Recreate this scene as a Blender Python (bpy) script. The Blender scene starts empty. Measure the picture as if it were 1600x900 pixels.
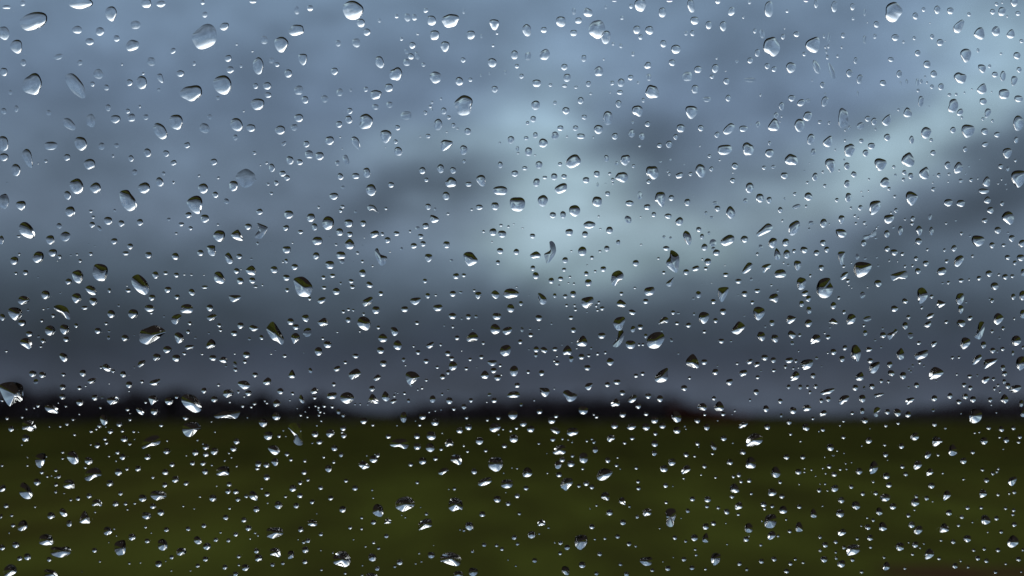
import bpy, math, random
from mathutils import Vector, Matrix

# ------------------------------------------------------------------ basics
scene = bpy.context.scene
col = scene.collection
random.seed(7)

def srgb(r, g, b):
    def f(c):
        c /= 255.0
        return c / 12.92 if c <= 0.04045 else ((c + 0.055) / 1.055) ** 2.4
    return (f(r), f(g), f(b), 1.0)

def link(name, verts, faces, mats=(), smooth=None, matrix=None):
    me = bpy.data.meshes.new(name)
    me.from_pydata(verts, [], faces)
    for m in mats:
        me.materials.append(m)
    if smooth is True:
        me.polygons.foreach_set('use_smooth', [True] * len(me.polygons))
    elif smooth is not None:
        me.polygons.foreach_set('use_smooth', smooth)
    me.update()
    o = bpy.data.objects.new(name, me)
    col.objects.link(o)
    if matrix is not None:
        o.matrix_world = matrix
    return o

def tag(o, label=None, cat=None, group=None, kind=None):
    if label: o['label'] = label
    if cat: o['category'] = cat
    if group: o['group'] = group
    if kind: o['kind'] = kind
    return o

def material(name):
    m = bpy.data.materials.new(name)
    m.use_nodes = True
    nt = m.node_tree
    return m, nt, nt.nodes['Principled BSDF']

# ------------------------------------------------------------------ camera: inside, close to a leaning window
CAM = Vector((0, 0, 1.5))
PITCH = math.radians(5.2)
HFOV = math.radians(40)
R_ = Vector((1, 0, 0))
U_ = Vector((0, -math.sin(PITCH), math.cos(PITCH)))
F_ = Vector((0, math.cos(PITCH), math.sin(PITCH)))
D_PANE = 0.467          # camera to the inner face of the pane
T_PANE = 0.004
GAP = 0.00004
FPX = 800 / math.tan(HFOV / 2)

cam = bpy.data.cameras.new('camera')
cam.sensor_width = 36
cam.lens = 18 / math.tan(HFOV / 2)
cam.clip_start = 0.01
cam.clip_end = 6000
cam.dof.use_dof = True
cam.dof.focus_distance = D_PANE + 0.0025
cam.dof.aperture_fstop = cam.lens / 6.0
co = bpy.data.objects.new('camera', cam)
col.objects.link(co)
co.location = CAM
co.rotation_euler = (math.pi / 2 + PITCH, 0, 0)
scene.camera = co

BASIS = Matrix((R_, U_, -F_)).transposed().to_4x4()   # local x right, y up, z back to the room
def on_glass(px, py):
    """point of the pane's outer face, in pane coordinates (metres right / up of the middle)"""
    vx, vy = (px - 800) / FPX, (450 - py) / FPX
    t = math.hypot(vx, vy)
    if t < 1e-6: return 0.0, 0.0
    s = math.sin(math.atan(t)) / 1.5
    k = (D_PANE + GAP) * t + T_PANE * s / math.sqrt(1 - s * s)
    return vx / t * k, vy / t * k

# ------------------------------------------------------------------ materials
def glass_mat(name, ior, tint):
    m = bpy.data.materials.new(name); m.use_nodes = True
    nt = m.node_tree; nt.nodes.clear()
    out = nt.nodes.new('ShaderNodeOutputMaterial')
    g = nt.nodes.new('ShaderNodeBsdfGlass')
    g.inputs['IOR'].default_value = ior
    g.inputs['Roughness'].default_value = 0.0
    g.inputs['Color'].default_value = tint
    nt.links.new(g.outputs[0], out.inputs[0])
    return m
M_PANE = glass_mat('window_glass', 1.5, (0.985, 0.995, 0.99, 1))
M_WATER = glass_mat('rain_water', 1.333, (1, 1, 1, 1))

def noise_mat(name, stops, scale, detail=6, rough=0.9, second=None):
    m, nt, p = material(name)
    tc = nt.nodes.new('ShaderNodeTexCoord')
    n = nt.nodes.new('ShaderNodeTexNoise')
    n.inputs['Scale'].default_value = scale
    n.inputs['Detail'].default_value = detail
    n.inputs['Roughness'].default_value = 0.62
    r = nt.nodes.new('ShaderNodeValToRGB')
    els = r.color_ramp.elements
    while len(els) > 1: els.remove(els[-1])
    els[0].position = stops[0][0]; els[0].color = stops[0][1]
    for q, c in stops[1:]:
        e = els.new(q); e.color = c
    nt.links.new(tc.outputs['Object'], n.inputs['Vector'])
    nt.links.new(n.outputs['Fac'], r.inputs['Fac'])
    nt.links.new(r.outputs['Color'], p.inputs['Base Color'])
    p.inputs['Roughness'].default_value = rough
    p.inputs['Specular IOR Level'].default_value = 0.0
    return m, nt, p, r, tc

# ------------------------------------------------------------------ the pane
HW, HH = 0.42, 0.27
def box(name, x0, x1, y0, y1, z0, z1, mats, bevel=0.0, parent=None):
    v = [(x, y, z) for z in (z0, z1) for y in (y0, y1) for x in (x0, x1)]
    f = [(0, 2, 3, 1), (4, 5, 7, 6), (0, 1, 5, 4), (2, 6, 7, 3), (0, 4, 6, 2), (1, 3, 7, 5)]
    o = link(name, v, f, mats)
    if bevel:
        b = o.modifiers.new('bevel', 'BEVEL'); b.width = bevel; b.segments = 2
    return o
pane_mx = Matrix.Translation(CAM + F_ * D_PANE) @ BASIS
pane = box('window_pane', -HW, HW, -HH, HH, -T_PANE, 0, [M_PANE])
pane.matrix_world = pane_mx
tag(pane, 'clear glass window pane covered all over in raindrops', 'window pane')

# the dark cabin the camera looks out of (behind and around the camera, outside the frame)
M_TRIM, *_ = noise_mat('dark_trim', [(0.3, (0.012, 0.012, 0.013, 1)), (0.7, (0.022, 0.021, 0.021, 1))], 40)
def ring_frame(x0, y0, x1, y1, z0, z1):
    v = []
    for z in (z0, z1):
        v += [(-x0, -y0, z), (x0, -y0, z), (x0, y0, z), (-x0, y0, z),
              (-x1, -y1, z), (x1, -y1, z), (x1, y1, z), (-x1, y1, z)]
    f = []
    for i in range(4):
        j = (i + 1) % 4
        f.append((i, j, 4 + j, 4 + i)); f.append((8 + i, 12 + i, 12 + j, 8 + j))
        f.append((i, 8 + i, 8 + j, j)); f.append((4 + i, 4 + j, 12 + j, 12 + i))
    return v, f
v, f = ring_frame(HW + 0.002, HH + 0.002, 0.95, 0.72, -0.035, 0.045)
cabin = link('cabin_wall', v, f, [M_TRIM], matrix=pane_mx)
v = [(-0.95, -0.72, 0.047), (0.95, -0.72, 0.047), (0.95, 0.72, 0.047), (-0.95, 0.72, 0.047),
     (-0.95, -0.72, 1.8), (0.95, -0.72, 1.8), (0.95, 0.72, 1.8), (-0.95, 0.72, 1.8)]
f = [(0, 1, 5, 4), (1, 2, 6, 5), (2, 3, 7, 6), (3, 0, 4, 7), (4, 5, 6, 7)]
liner = link('cabin_ceiling', v, f, [M_TRIM], matrix=pane_mx)
for o in (cabin, liner): tag(o, kind='structure')
SKY_GAIN = 1.0
SURVEY = """
T 0 0
310 195 260 155 o -20; 740 20 210 130 i; 35 305 100 130 f -10; 155 435 110 125 v -25; 60 65 80 35 f; 210 30 50 50 f; 1028 130 105 140 v -10; 1355 30 90 85 o; 1490 35 90 60 f; 715 275 90 75 f; 925 290 85 75 f; 830 385 85 60 f; 1080 355 55 60 f; 1255 230 90 80 f; 1225 420 125 105 f -20; 540 525 90 50 f -20; 1400 570 75 80 f; 215 580 55 60 f; 35 665 65 75 o; 300 780 185 190 i -30; 700 790 130 260 f -35; 910 685 95 90 f; 855 778 42 45 o; 985 810 50 50 f; 1128 595 22 25 o; 1198 765 60 60 o; 1310 765 100 120 o -10; 1325 680 25 25 o; 1485 725 50 95 v -25; 1470 830 35 30 f; 95 855 40 40 f; 740 580 50 50 f
T 266 0
300 22 40 40 f; 320 135 50 55 f; 765 10 70 40 f; 1172 95 50 75 f; 1295 75 55 55 f; 500 245 90 70 o -20; 320 340 240 200 f -30; 870 370 65 80 f; 1168 280 140 100 i; 1028 415 120 150 v 0; 815 610 100 155 o 0; 1228 550 78 105 v; 1555 400 50 60 f; 535 540 65 60 o -20; 555 645 70 65 f; 655 610 30 30 f; 220 588 35 40 f; 25 470 45 60 f 30; 937 560 45 55 f; 988 598 45 40 o; 1093 680 70 75 o -20; 1520 660 65 70 o; 92 680 75 60 o; 195 860 200 150 i; 485 785 170 175 o -20; 790 797 45 50 o; 897 795 75 70 o; 1190 835 85 80 f; 1570 855 60 70 f; 905 880 60 50 o; 615 410 25 20 f; 760 475 25 15 o; 1440 885 40 40 o
T 532 0
115 95 195 175 o; 188 212 76 78 o; 243 297 68 65 o; 147 395 80 80 f; 520 150 40 35 f; 620 160 60 75 f; 685 160 50 55 f; 790 95 45 45 f; 843 190 82 92 o; 1017 190 150 130 i; 1425 228 80 100 v; 870 325 85 90 o; 967 432 80 95 v; 1207 323 74 80 o; 665 420 58 62 o; 612 475 40 50 f; 652 522 55 55 o -30; 612 578 65 65 f; 710 515 40 80 f -20; 768 598 40 40 f; 362 575 80 110 o -20; 512 685 115 120 i; 880 715 115 105 f; 1135 555 48 48 o; 1405 580 80 85 o; 1412 422 25 25 o; 1450 308 25 25 o; 1305 335 25 40 f; 1100 752 74 78 o; 1203 738 36 38 o; 1428 825 62 60 o; 1380 680 22 30 f; 1300 698 22 25 f; 1525 670 30 35 f; 447 812 76 76 o; 325 875 110 80 i; 235 825 45 45 f; 95 835 30 30 f; 1140 105 25 50 f; 565 360 35 30 f; 715 315 30 20 f; 360 190 30 40 f
T 798 0
1200 45 110 120 o; 1115 58 35 42 o; 1405 115 65 92 o; 960 5 50 25 f; 880 65 25 35 f; 1030 165 35 35 f; 585 105 40 60 f; 715 115 90 75 f 20; 465 200 90 95 o; 150 280 80 115 o -5; 307 277 55 55 o; 628 190 62 55 o; 583 305 65 55 o; 800 270 150 170 f 30; 882 345 85 125 o 5; 948 405 30 30 f; 1020 425 35 40 f; 1168 275 68 75 o; 1285 280 78 78 o; 1203 343 40 45 o; 1415 405 55 65 o; 1530 455 88 85 o; 1495 580 60 60 o; 35 508 68 80 o; 160 520 60 75 f; 315 505 85 110 f 25; 678 540 45 62 o; 862 550 18 18 o; 1132 500 35 40 f; 1270 605 65 60 i; 497 620 60 60 o; 522 720 66 72 o; 57 612 40 40 o; 100 705 42 45 o; 815 660 80 95 f; 240 770 78 70 o; 368 787 36 30 o; 500 795 48 28 o; 605 808 36 26 o; 720 777 48 52 o; 742 868 30 22 o; 940 768 40 45 f 30; 1022 765 62 78 o 10; 1110 718 52 50 o; 1280 715 45 65 f; 1310 850 115 130 i; 1012 855 62 40 o; 1180 765 30 25 f; 920 857 20 15 f; 1470 5 60 30 f
T 1064 0
95 55 65 120 o -10; 342 10 50 50 o; 467 105 65 80 f 15; 635 20 35 35 f; 815 85 78 150 o 0; 983 103 28 30 f; 578 160 20 28 o; 1158 5 50 30 o; 1252 35 42 75 o; 1420 60 60 95 i; 1590 62 45 65 o; 1595 168 30 35 f; 127 190 75 75 o; 258 232 56 75 o; 392 242 65 90 o; 48 308 38 40 f; 108 307 40 55 o; 685 287 32 42 o; 752 315 45 85 f -10; 840 430 145 185 i; 945 340 38 50 o; 1070 317 55 52 o; 1228 408 120 155 t 30; 1325 335 25 40 f; 1370 350 35 95 f 10; 1503 328 38 50 o; 1368 430 26 34 o; 1338 437 20 24 o; 1490 437 20 24 o; 1452 520 26 30 o; 1358 530 30 40 o; 1348 480 24 30 f; 1143 500 35 40 o; 708 490 45 68 o; 640 560 50 55 o 15; 518 568 30 30 f; 798 612 48 52 o; 862 640 46 48 o; 1018 625 90 100 o 15; 1255 620 60 130 f -25; 1395 660 45 170 f -20; 1560 678 62 72 o; 1312 787 45 60 o; 158 643 72 65 o; 60 708 85 90 f; 318 633 64 78 o 10; 288 710 42 38 o; 422 752 52 60 o; 132 825 62 80 o; 640 740 120 40 f; 415 657 14 14 o; 330 540 20 20 f; 1030 880 70 50 o; 738 880 20 25 o; 1337 875 20 35 f; 1215 745 16 16 f; 960 262 14 18 o; 430 885 40 25 o
T 1330 0
390 110 175 155 i 40; 18 62 42 60 o; 125 115 30 65 f; 18 170 28 30 f; 235 225 52 58 o; 595 148 50 65 o; 671 88 36 42 o; 797 90 60 76 o; 918 100 58 62 o; 1092 133 34 36 o; 1000 240 70 140 t 35; 1190 305 90 110 t 15; 1340 288 80 90 f 15; 1480 312 68 88 t 15; 1310 108 48 52 o; 1395 107 68 80 o 10; 1347 38 34 36 o; 1400 22 18 26 o; 1510 20 70 80 o; 1545 124 46 42 o; 1445 152 20 22 o; 125 365 35 80 f; 220 335 34 45 f; 408 347 66 62 o; 585 353 32 36 o; 750 340 40 46 o; 823 393 60 62 o; 485 388 26 26 f; 616 492 52 58 o; 1062 515 96 125 v -8; 1175 466 26 36 o; 1388 497 24 22 o; 1535 515 66 62 o 15; 1577 380 38 38 o; 42 560 38 60 o; 368 550 56 42 o; 703 595 66 66 o; 445 685 50 70 o 5; 80 733 55 84 o 10; 295 768 58 52 o; 765 685 60 66 o 15; 685 710 22 22 f; 612 760 30 70 f; 650 755 24 38 o; 703 765 20 26 o; 748 802 36 40 o; 832 803 50 62 o; 620 838 30 30 o; 515 755 26 44 f; 458 770 16 40 f; 1010 720 108 98 i 20; 1215 630 85 65 t 55; 1282 613 30 32 o; 1330 690 54 52 o; 1405 705 52 96 o 5; 1555 645 46 52 o; 1508 750 56 92 v 10; 1215 820 82 100 t 20; 1415 870 100 90 o; 1118 826 18 16 o; 1302 850 14 16 o; 1050 857 16 20 o; 973 873 26 26 o; 910 878 36 30 o; 1560 880 50 40 o; 60 865 20 45 f; 730 213 14 12 o; 150 207 12 14 o; 872 382 14 12 o
T 0 150
35 140 50 60 f -25; 150 118 45 60 f; 450 155 48 48 f; 640 260 80 150 f -45; 840 228 90 125 f; 1000 108 52 60 f; 1182 140 44 44 o; 1293 97 26 28 o; 1068 213 95 75 o -10; 1218 200 70 70 f; 1350 195 50 50 f; 1485 325 105 165 o -30; 1592 235 55 100 f; 30 440 90 140 o -10; 35 565 85 75 o; 260 580 80 175 v -20; 470 460 120 80 f; 748 440 110 130 o -15; 940 465 60 70 f; 1078 458 48 40 f; 147 685 80 115 o; 620 568 62 60 o -10; 423 603 36 30 o; 352 625 16 16 o; 830 630 100 95 o -20; 1045 555 28 28 f; 1212 578 50 60 o -20; 1365 525 65 80 o -10; 1537 532 60 60 o; 1590 606 30 20 o; 1247 705 55 50 f -35; 1515 716 34 34 f -30; 1478 795 70 85 o -25; 710 835 120 140 o -30; 885 850 100 90 o -40; 1335 850 110 100 o -35; 1155 880 95 90 o -35; 620 885 50 40 o; 65 805 18 18 f; 1595 797 12 16 o
T 266 150
190 40 160 130 f; 440 18 40 36 f; 808 75 122 108 o; 678 140 24 20 o; 55 240 120 138 o; 365 193 44 44 f; 318 298 95 90 f 20; 615 265 108 130 o -25; 745 295 85 70 o; 603 383 46 50 f; 155 455 55 52 o -20; 1018 315 92 85 o -20; 1190 203 84 72 o; 1148 290 60 60 f; 1248 35 60 70 o; 1430 25 65 70 f; 1562 262 58 58 o; 1475 412 80 80 o; 1260 445 54 58 o; 1287 540 74 75 f; 1382 555 74 76 o; 1052 440 60 34 f -35; 1572 380 20 16 o; 778 527 34 34 o; 1108 595 62 76 o; 1198 612 54 52 o; 1548 620 40 48 f; 403 610 62 60 o -15; 30 618 62 45 o -30; 892 620 30 24 o -20; 940 665 54 78 o; 834 640 22 12 o; 1040 718 56 54 o; 1082 758 50 50 o; 905 816 28 26 o; 980 805 42 46 o; 790 775 20 16 f; 1575 745 55 65 o -15; 265 738 32 20 o -15; 445 758 32 22 o -25; 28 800 26 28 o; 305 855 92 90 o -20; 585 832 76 95 o; 700 760 170 160 f -40; 1590 845 20 20 o; 415 885 30 20 o; 1590 488 14 16 o
T 532 150
340 5 90 50 f; 455 80 58 60 f; 325 100 60 50 f; 85 138 50 56 o; 75 218 60 75 o -20; 5 248 22 26 o; 235 235 130 130 i; 610 180 95 80 f; 528 293 46 46 o; 418 375 98 120 v 10; 510 422 40 42 o; 535 512 72 84 o -10; 145 435 64 130 v -25; 52 590 50 95 f -25; 416 474 12 12 o; 846 57 28 24 o; 830 97 30 28 o; 846 130 26 28 f; 785 155 38 40 o; 930 25 26 24 f; 955 138 54 62 o; 1002 198 40 34 o; 903 265 74 110 o 5; 1045 272 40 46 o; 1082 302 28 16 o; 983 335 20 14 o; 738 376 20 14 o; 810 370 44 42 o; 1178 328 60 66 o; 1140 85 172 175 i; 972 448 110 90 t -40; 1140 500 70 86 o; 1475 433 26 20 f; 1578 405 62 70 o; 1145 605 30 34 o; 1480 637 46 60 o; 1595 715 30 40 o; 758 690 60 64 o; 795 775 38 40 o; 927 672 62 86 o; 1042 688 56 62 o; 1023 800 110 86 i; 1186 816 58 44 o; 1305 785 76 110 v -15; 468 822 54 52 o; 243 710 66 90 o -10; 140 740 70 52 o; 8 745 30 50 o; 283 870 92 110 o; 22 845 36 30 f; 1480 875 135 80 o; 1410 775 14 12 f
T 798 150
230 85 78 88 o; 410 63 32 36 o; 648 42 60 64 o; 512 135 66 68 o; 682 195 50 44 o; 1000 73 58 68 o; 900 205 86 125 o 0; 1175 135 95 100 i 15; 1228 38 38 40 f; 1310 5 90 40 f; 208 213 54 56 o; 156 250 32 34 o; 813 308 82 86 o; 1130 243 24 28 f; 1268 260 50 50 o; 1575 298 72 76 o; 460 297 56 50 o; 600 297 48 52 o 25; 410 365 70 70 f -15; 228 362 44 54 o; 143 390 42 36 o; 20 400 62 70 o; 522 376 20 18 o; 650 372 78 48 o; 965 372 58 60 o; 1120 345 60 75 f; 1215 372 50 70 f; 1528 378 44 52 o; 300 435 82 80 o 25; 62 485 30 45 f; 68 528 26 20 o; 165 515 64 80 o 10; 225 548 24 14 o; 766 382 20 18 f; 1195 458 28 28 o; 1378 457 46 42 o; 1467 447 56 66 o; 578 605 105 145 o 55; 886 577 42 60 o; 1062 590 92 92 i; 982 622 36 36 f; 1137 648 32 34 o; 262 637 60 70 o; 457 630 38 38 o; 38 717 62 58 o; 130 668 48 38 o; 1313 705 116 118 i; 1455 697 22 24 o; 1470 722 28 32 o; 1562 735 75 48 o 70; 403 747 60 62 o; 316 754 44 30 o; 494 745 52 44 o; 238 800 58 76 o 10; 698 778 60 54 o; 797 722 54 60 o; 917 718 28 30 o; 945 775 30 36 o; 947 806 22 22 o; 1030 750 115 88 i 20; 1277 792 40 44 o; 467 855 120 80 o 65; 805 820 20 38 f; 878 810 20 10 f; 1385 608 26 18 f; 1478 590 20 24 f; 900 885 40 20 o; 1195 885 40 20 o
T 1064 150
98 150 104 126 v 5; 240 30 70 50 f; 438 20 52 60 o; 1025 20 65 60 o; 932 95 42 84 i; 1112 62 75 60 o 50; 1178 42 46 36 f; 1332 50 60 100 o 15; 1502 205 100 165 i; 880 180 46 60 f; 934 190 22 18 o; 918 237 14 14 o; 863 265 92 115 t 10; 1098 272 88 125 o 0; 1172 187 74 90 o 20; 1288 242 40 32 o; 1373 250 28 30 o; 1560 295 30 44 f; 1522 316 24 22 o; 8 298 40 70 o; 185 297 54 58 o; 335 358 48 56 o 15; 445 305 75 125 o 45; 578 302 76 58 o; 648 267 14 20 f; 713 262 40 58 f; 405 497 135 90 o 85; 622 490 100 118 i; 820 437 26 40 o; 820 528 78 76 o; 1202 400 66 100 o 10; 1365 418 75 108 t 25; 1520 412 26 24 o; 1430 498 18 22 o; 1560 500 95 120 i; 1225 518 46 64 f; 1022 590 112 108 i; 177 462 16 20 o; 265 557 34 34 o; 360 593 24 18 o; 500 648 62 60 o 30; 183 692 90 130 o -10; 283 675 40 44 o; 90 722 36 36 o; 5 733 26 42 f; 28 635 18 14 f; 480 782 46 48 o; 482 710 16 16 o; 770 663 36 38 o; 855 655 40 36 f; 958 737 62 62 o; 1145 692 18 16 f; 1172 800 28 26 o; 1242 748 52 76 o 5; 1315 703 26 26 o; 1385 642 88 130 v -10; 1466 688 20 20 o; 1537 648 56 66 o; 1585 735 40 50 o; 1333 830 34 32 o; 1537 812 50 70 o 10; 637 850 72 100 o 5; 1512 590 20 20 f; 1190 622 10 10 f
T 1330 150
85 275 75 58 f 50; 153 210 54 52 o; 212 235 54 68 o 10; 333 220 70 110 t 30; 440 127 24 26 o; 522 150 72 90 t 0; 645 50 50 100 o 5; 722 95 16 12 f; 945 90 92 118 i 10; 1008 150 70 52 o 40; 1025 200 24 26 o; 1222 50 65 62 o; 1405 25 105 80 v; 1550 25 80 60 o; 1262 160 54 90 t 200; 1220 212 28 30 o; 1308 230 28 30 o; 1548 252 95 140 o 5; 227 307 20 24 o; 95 415 40 40 o; 187 462 64 60 o; 133 527 54 64 o; 333 382 62 66 o; 20 490 50 110 o; 692 340 90 104 o 25; 560 405 44 76 o 0; 742 408 34 34 o; 943 315 54 58 o; 1080 325 114 124 v 5; 1237 328 64 60 o; 1352 357 56 50 o; 1528 407 40 62 o 5; 1240 447 62 42 o 75; 1056 492 42 50 o; 758 525 50 50 o; 1445 530 80 95 v 0; 1522 597 26 28 o; 1190 585 12 10 f; 270 635 105 115 v 10; 528 585 118 130 t 10; 25 725 52 50 o 40; 395 655 30 30 o; 493 708 40 46 o; 552 740 46 58 o; 486 773 32 34 o; 410 730 26 22 f; 680 710 88 118 t 20; 893 640 56 70 o; 992 665 85 100 i 25; 812 732 36 40 o; 908 723 34 24 o; 765 737 20 12 f; 1385 652 42 46 o; 1450 675 30 44 f; 1060 720 16 20 f; 1090 650 16 20 f; 312 800 95 80 o 40; 165 770 22 22 o; 352 858 32 34 o; 762 863 36 38 o; 758 803 18 18 o; 900 793 20 18 o; 1015 783 46 34 f; 1112 777 34 36 o; 1175 765 18 22 o; 1255 790 62 96 t 10; 1395 772 18 22 o; 1362 810 18 18 o; 1550 765 135 155 v 0; 548 882 50 25 o; 1225 880 100 50 o; 1440 860 14 14 f; 1430 815 18 20 f; 95 885 20 12 o; 160 878 16 16 o
T 0 300
35 85 95 145 f; 195 125 85 90 v -15; 625 30 65 80 o -15; 700 5 60 40 f; P 1110,0 1180,-20 1215,20 1250,65 1268,120 1250,155 1200,177 1155,150 1120,90; 650 180 88 92 o -20; 840 178 38 28 o; 862 232 36 26 o; 1062 170 26 28 f; 1000 265 76 72 o; 853 302 50 54 o -10; 920 335 34 60 f -35; 1123 290 54 60 o -10; 1295 280 58 62 o -10; 1563 252 36 28 f; P 175,320 200,285 240,278 285,310 315,360 322,410 280,430 220,405 180,370; 548 312 52 50 f; 605 410 95 90 f; 465 442 78 82 o -15; 172 410 42 22 o; 12 445 48 80 o; 1057 455 60 56 o; 1205 503 54 52 o; 1163 567 58 38 o; 1375 583 58 58 o; 488 562 78 66 o; 178 575 26 26 o; 132 635 74 74 o; 355 603 112 100 o -35; 552 598 38 36 o; 532 636 14 12 o; 712 578 32 20 o; 840 572 38 32 o; 655 585 24 14 f; 742 637 36 32 o; 878 502 14 12 f; 822 484 18 12 f; 235 745 48 48 o; 147 752 32 26 o; 352 788 16 14 f; 720 780 108 114 i; P 858,740 880,670 960,672 998,712 985,790 960,822 900,815 865,780; 635 828 60 56 o; 830 890 90 50 o; P 1222,790 1275,762 1325,790 1365,840 1382,900 1350,950 1290,930 1240,880 1220,840; 1440 768 54 66 o -20; 1532 750 44 34 o; 1175 867 24 14 o; 1545 885 50 40 o; 625 740 14 10 f
T 266 300
308 5 60 25 f; 418 25 50 60 o -20; 520 85 50 50 f; 935 12 32 28 o; 1515 38 84 66 o; 1372 140 26 26 o; 1590 130 26 30 o; 1578 172 36 36 o; 235 120 135 165 v -20; 168 213 58 54 o -10; 320 245 76 72 o; 102 298 54 34 o; 188 335 44 36 o; 55 383 30 22 o; 440 302 28 20 o; 828 182 56 54 o -30; 1097 208 80 76 o; 1302 237 74 78 o; 1462 287 112 122 o; 1336 322 50 66 o; 1568 370 66 66 o; 722 320 62 60 o; P 800,290 850,300 905,330 880,380 840,430 785,425 785,400 820,350; 1072 332 56 50 o -20; 1206 370 52 36 o; 455 405 106 110 o -15; P 568,385 620,348 645,370 675,440 650,450 600,435 568,410; 808 475 22 30 o; 1132 470 22 18 o; 1475 422 14 18 f; 932 462 20 8 f; 1535 487 28 22 o; 1363 452 92 78 o; 1078 533 74 66 o; P 342,500 410,495 415,530 422,560 405,590 370,585 348,555; 280 563 56 54 o; 48 595 64 66 o -25; P 505,590 535,560 560,580 582,625 575,655 545,665 520,640; 640 595 56 46 o; 750 618 28 18 f; 1042 646 22 20 o; 1073 638 34 42 o; 1350 590 62 66 o; 1580 585 86 70 o; 1585 640 36 40 f; 962 718 66 64 o; 1153 693 66 54 o; 1477 673 80 74 o; 615 730 54 54 o; 655 715 14 14 o; P 702,715 755,680 790,715 785,765 740,765 708,745; 57 768 46 44 o; 130 764 32 16 o; 195 765 28 20 o; 312 767 18 12 o; P 405,790 415,745 460,737 490,770 505,820 480,848 440,840 412,820; 648 822 62 62 o; 760 818 58 54 o; 1075 792 62 54 o; 1418 790 42 38 o; 1502 774 52 38 o; P 1143,805 1215,782 1270,810 1315,870 1308,930 1280,965 1210,965 1170,930 1155,870; 1578 845 22 30 o; 318 880 60 30 o; 790 876 50 22 o; 853 860 20 20 o; 1425 885 50 30 o; 1532 885 56 30 o
T 532 300
285 8 84 80 o; P 250,140 270,118 310,125 335,155 352,195 330,180 300,165 262,170; 420 152 28 28 o; 140 183 26 26 f; 18 135 40 34 o; 8 175 28 28 o; 978 35 64 76 o; 812 135 50 56 o; 876 158 26 28 f; 995 202 30 24 o; P 832,215 870,218 912,245 900,272 860,285 835,265; 1285 140 66 50 o; 1432 130 66 72 o; 1214 162 26 22 o; 1595 115 90 110 o 15; 76 288 78 74 o; 210 290 56 56 o; 787 314 60 56 o; 714 334 42 32 f; 643 364 24 28 o; 86 390 54 50 o; 315 390 84 62 o 70; 387 388 34 34 o; 518 384 54 44 o; 4 370 36 60 o; 435 444 58 54 o; 742 410 52 46 o; 765 478 50 50 o; 678 497 62 50 o; 566 526 26 28 f; 982 487 58 64 o; P 42,470 85,432 122,465 128,500 100,528 60,520 42,495; 222 422 18 12 o; 205 496 14 12 f; P 318,540 345,522 370,575 430,600 425,650 385,682 355,660 330,610; 157 563 34 28 o; 458 553 18 14 o; 10 575 64 56 o; 15 640 46 44 f; 202 641 30 30 o; 297 684 20 18 o; 118 646 12 10 f; 815 610 68 74 v; P 1138,580 1165,556 1215,558 1245,590 1272,630 1250,660 1195,685 1165,660 1145,620; 1486 307 36 24 o; 1325 365 26 26 o; 1412 370 66 66 o; 1497 388 74 66 o; 1555 320 26 24 o; 1403 460 18 14 o; 1478 545 60 56 o; 1458 652 38 44 o; 1028 634 34 24 f; 204 750 62 66 o -20; 1070 778 56 54 o; 1142 770 42 34 o; 782 823 42 40 o; 98 825 50 38 o; 268 858 66 50 o 30; 110 878 50 36 o; 4 850 20 30 o
T 798 300
62 112 138 134 o; 297 80 92 110 o; 800 88 92 90 o 10; 898 15 44 44 o; 1196 30 46 70 f; P 1333,70 1355,5 1420,5 1432,70 1410,135 1385,125 1350,90; 1487 54 52 54 o; 592 172 106 104 o; 1100 103 74 56 o; 1264 138 60 50 o; 390 213 58 58 o; 485 210 52 66 o; 1325 208 42 44 o; 1458 222 66 48 o; 1562 272 80 66 o 40; P 675,295 720,268 778,285 778,315 730,338 685,325; 1087 255 56 80 f -30; 815 225 22 18 o; 1203 232 16 14 o; 542 372 70 60 o; 688 390 52 60 o; 915 353 64 64 o; 202 406 50 44 o; 28 295 18 10 o; 110 334 26 10 o; 830 340 26 12 o; 995 466 38 46 o; P 310,575 350,550 375,520 358,465 385,455 412,490 418,560 375,630 335,662 320,620; 52 553 54 54 o; P 180,580 235,548 275,575 272,600 220,615 188,605; 663 548 78 86 o -10; 890 523 50 52 o; 826 548 34 20 o; 562 546 22 16 o; 1208 486 24 16 o; 1420 415 32 26 f; 1480 425 26 26 f; 1440 520 58 44 o; 504 630 54 54 o; 752 606 36 34 o; 1368 614 28 22 o; 1158 657 56 60 o; P 1480,540 1520,550 1558,590 1560,660 1540,745 1490,725 1445,680 1442,640 1470,600; 205 704 44 48 o; 232 773 58 66 o; 494 718 40 34 o; 857 712 52 50 o; 782 733 28 22 o; 700 755 42 44 o; P 930,800 945,750 1000,725 1042,755 1040,800 1000,830 960,870 932,845; 375 820 52 52 o; 462 802 48 42 o; 548 784 28 20 o; 586 848 22 22 o; 535 842 22 14 o; 718 838 62 66 o; 448 865 20 18 f; 1418 745 34 30 o; P 1440,840 1505,792 1508,800 1495,850 1480,872 1450,870; 54 878 20 14 o; 1150 887 30 20 o; 708 676 16 12 f
T 1064 300
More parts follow.
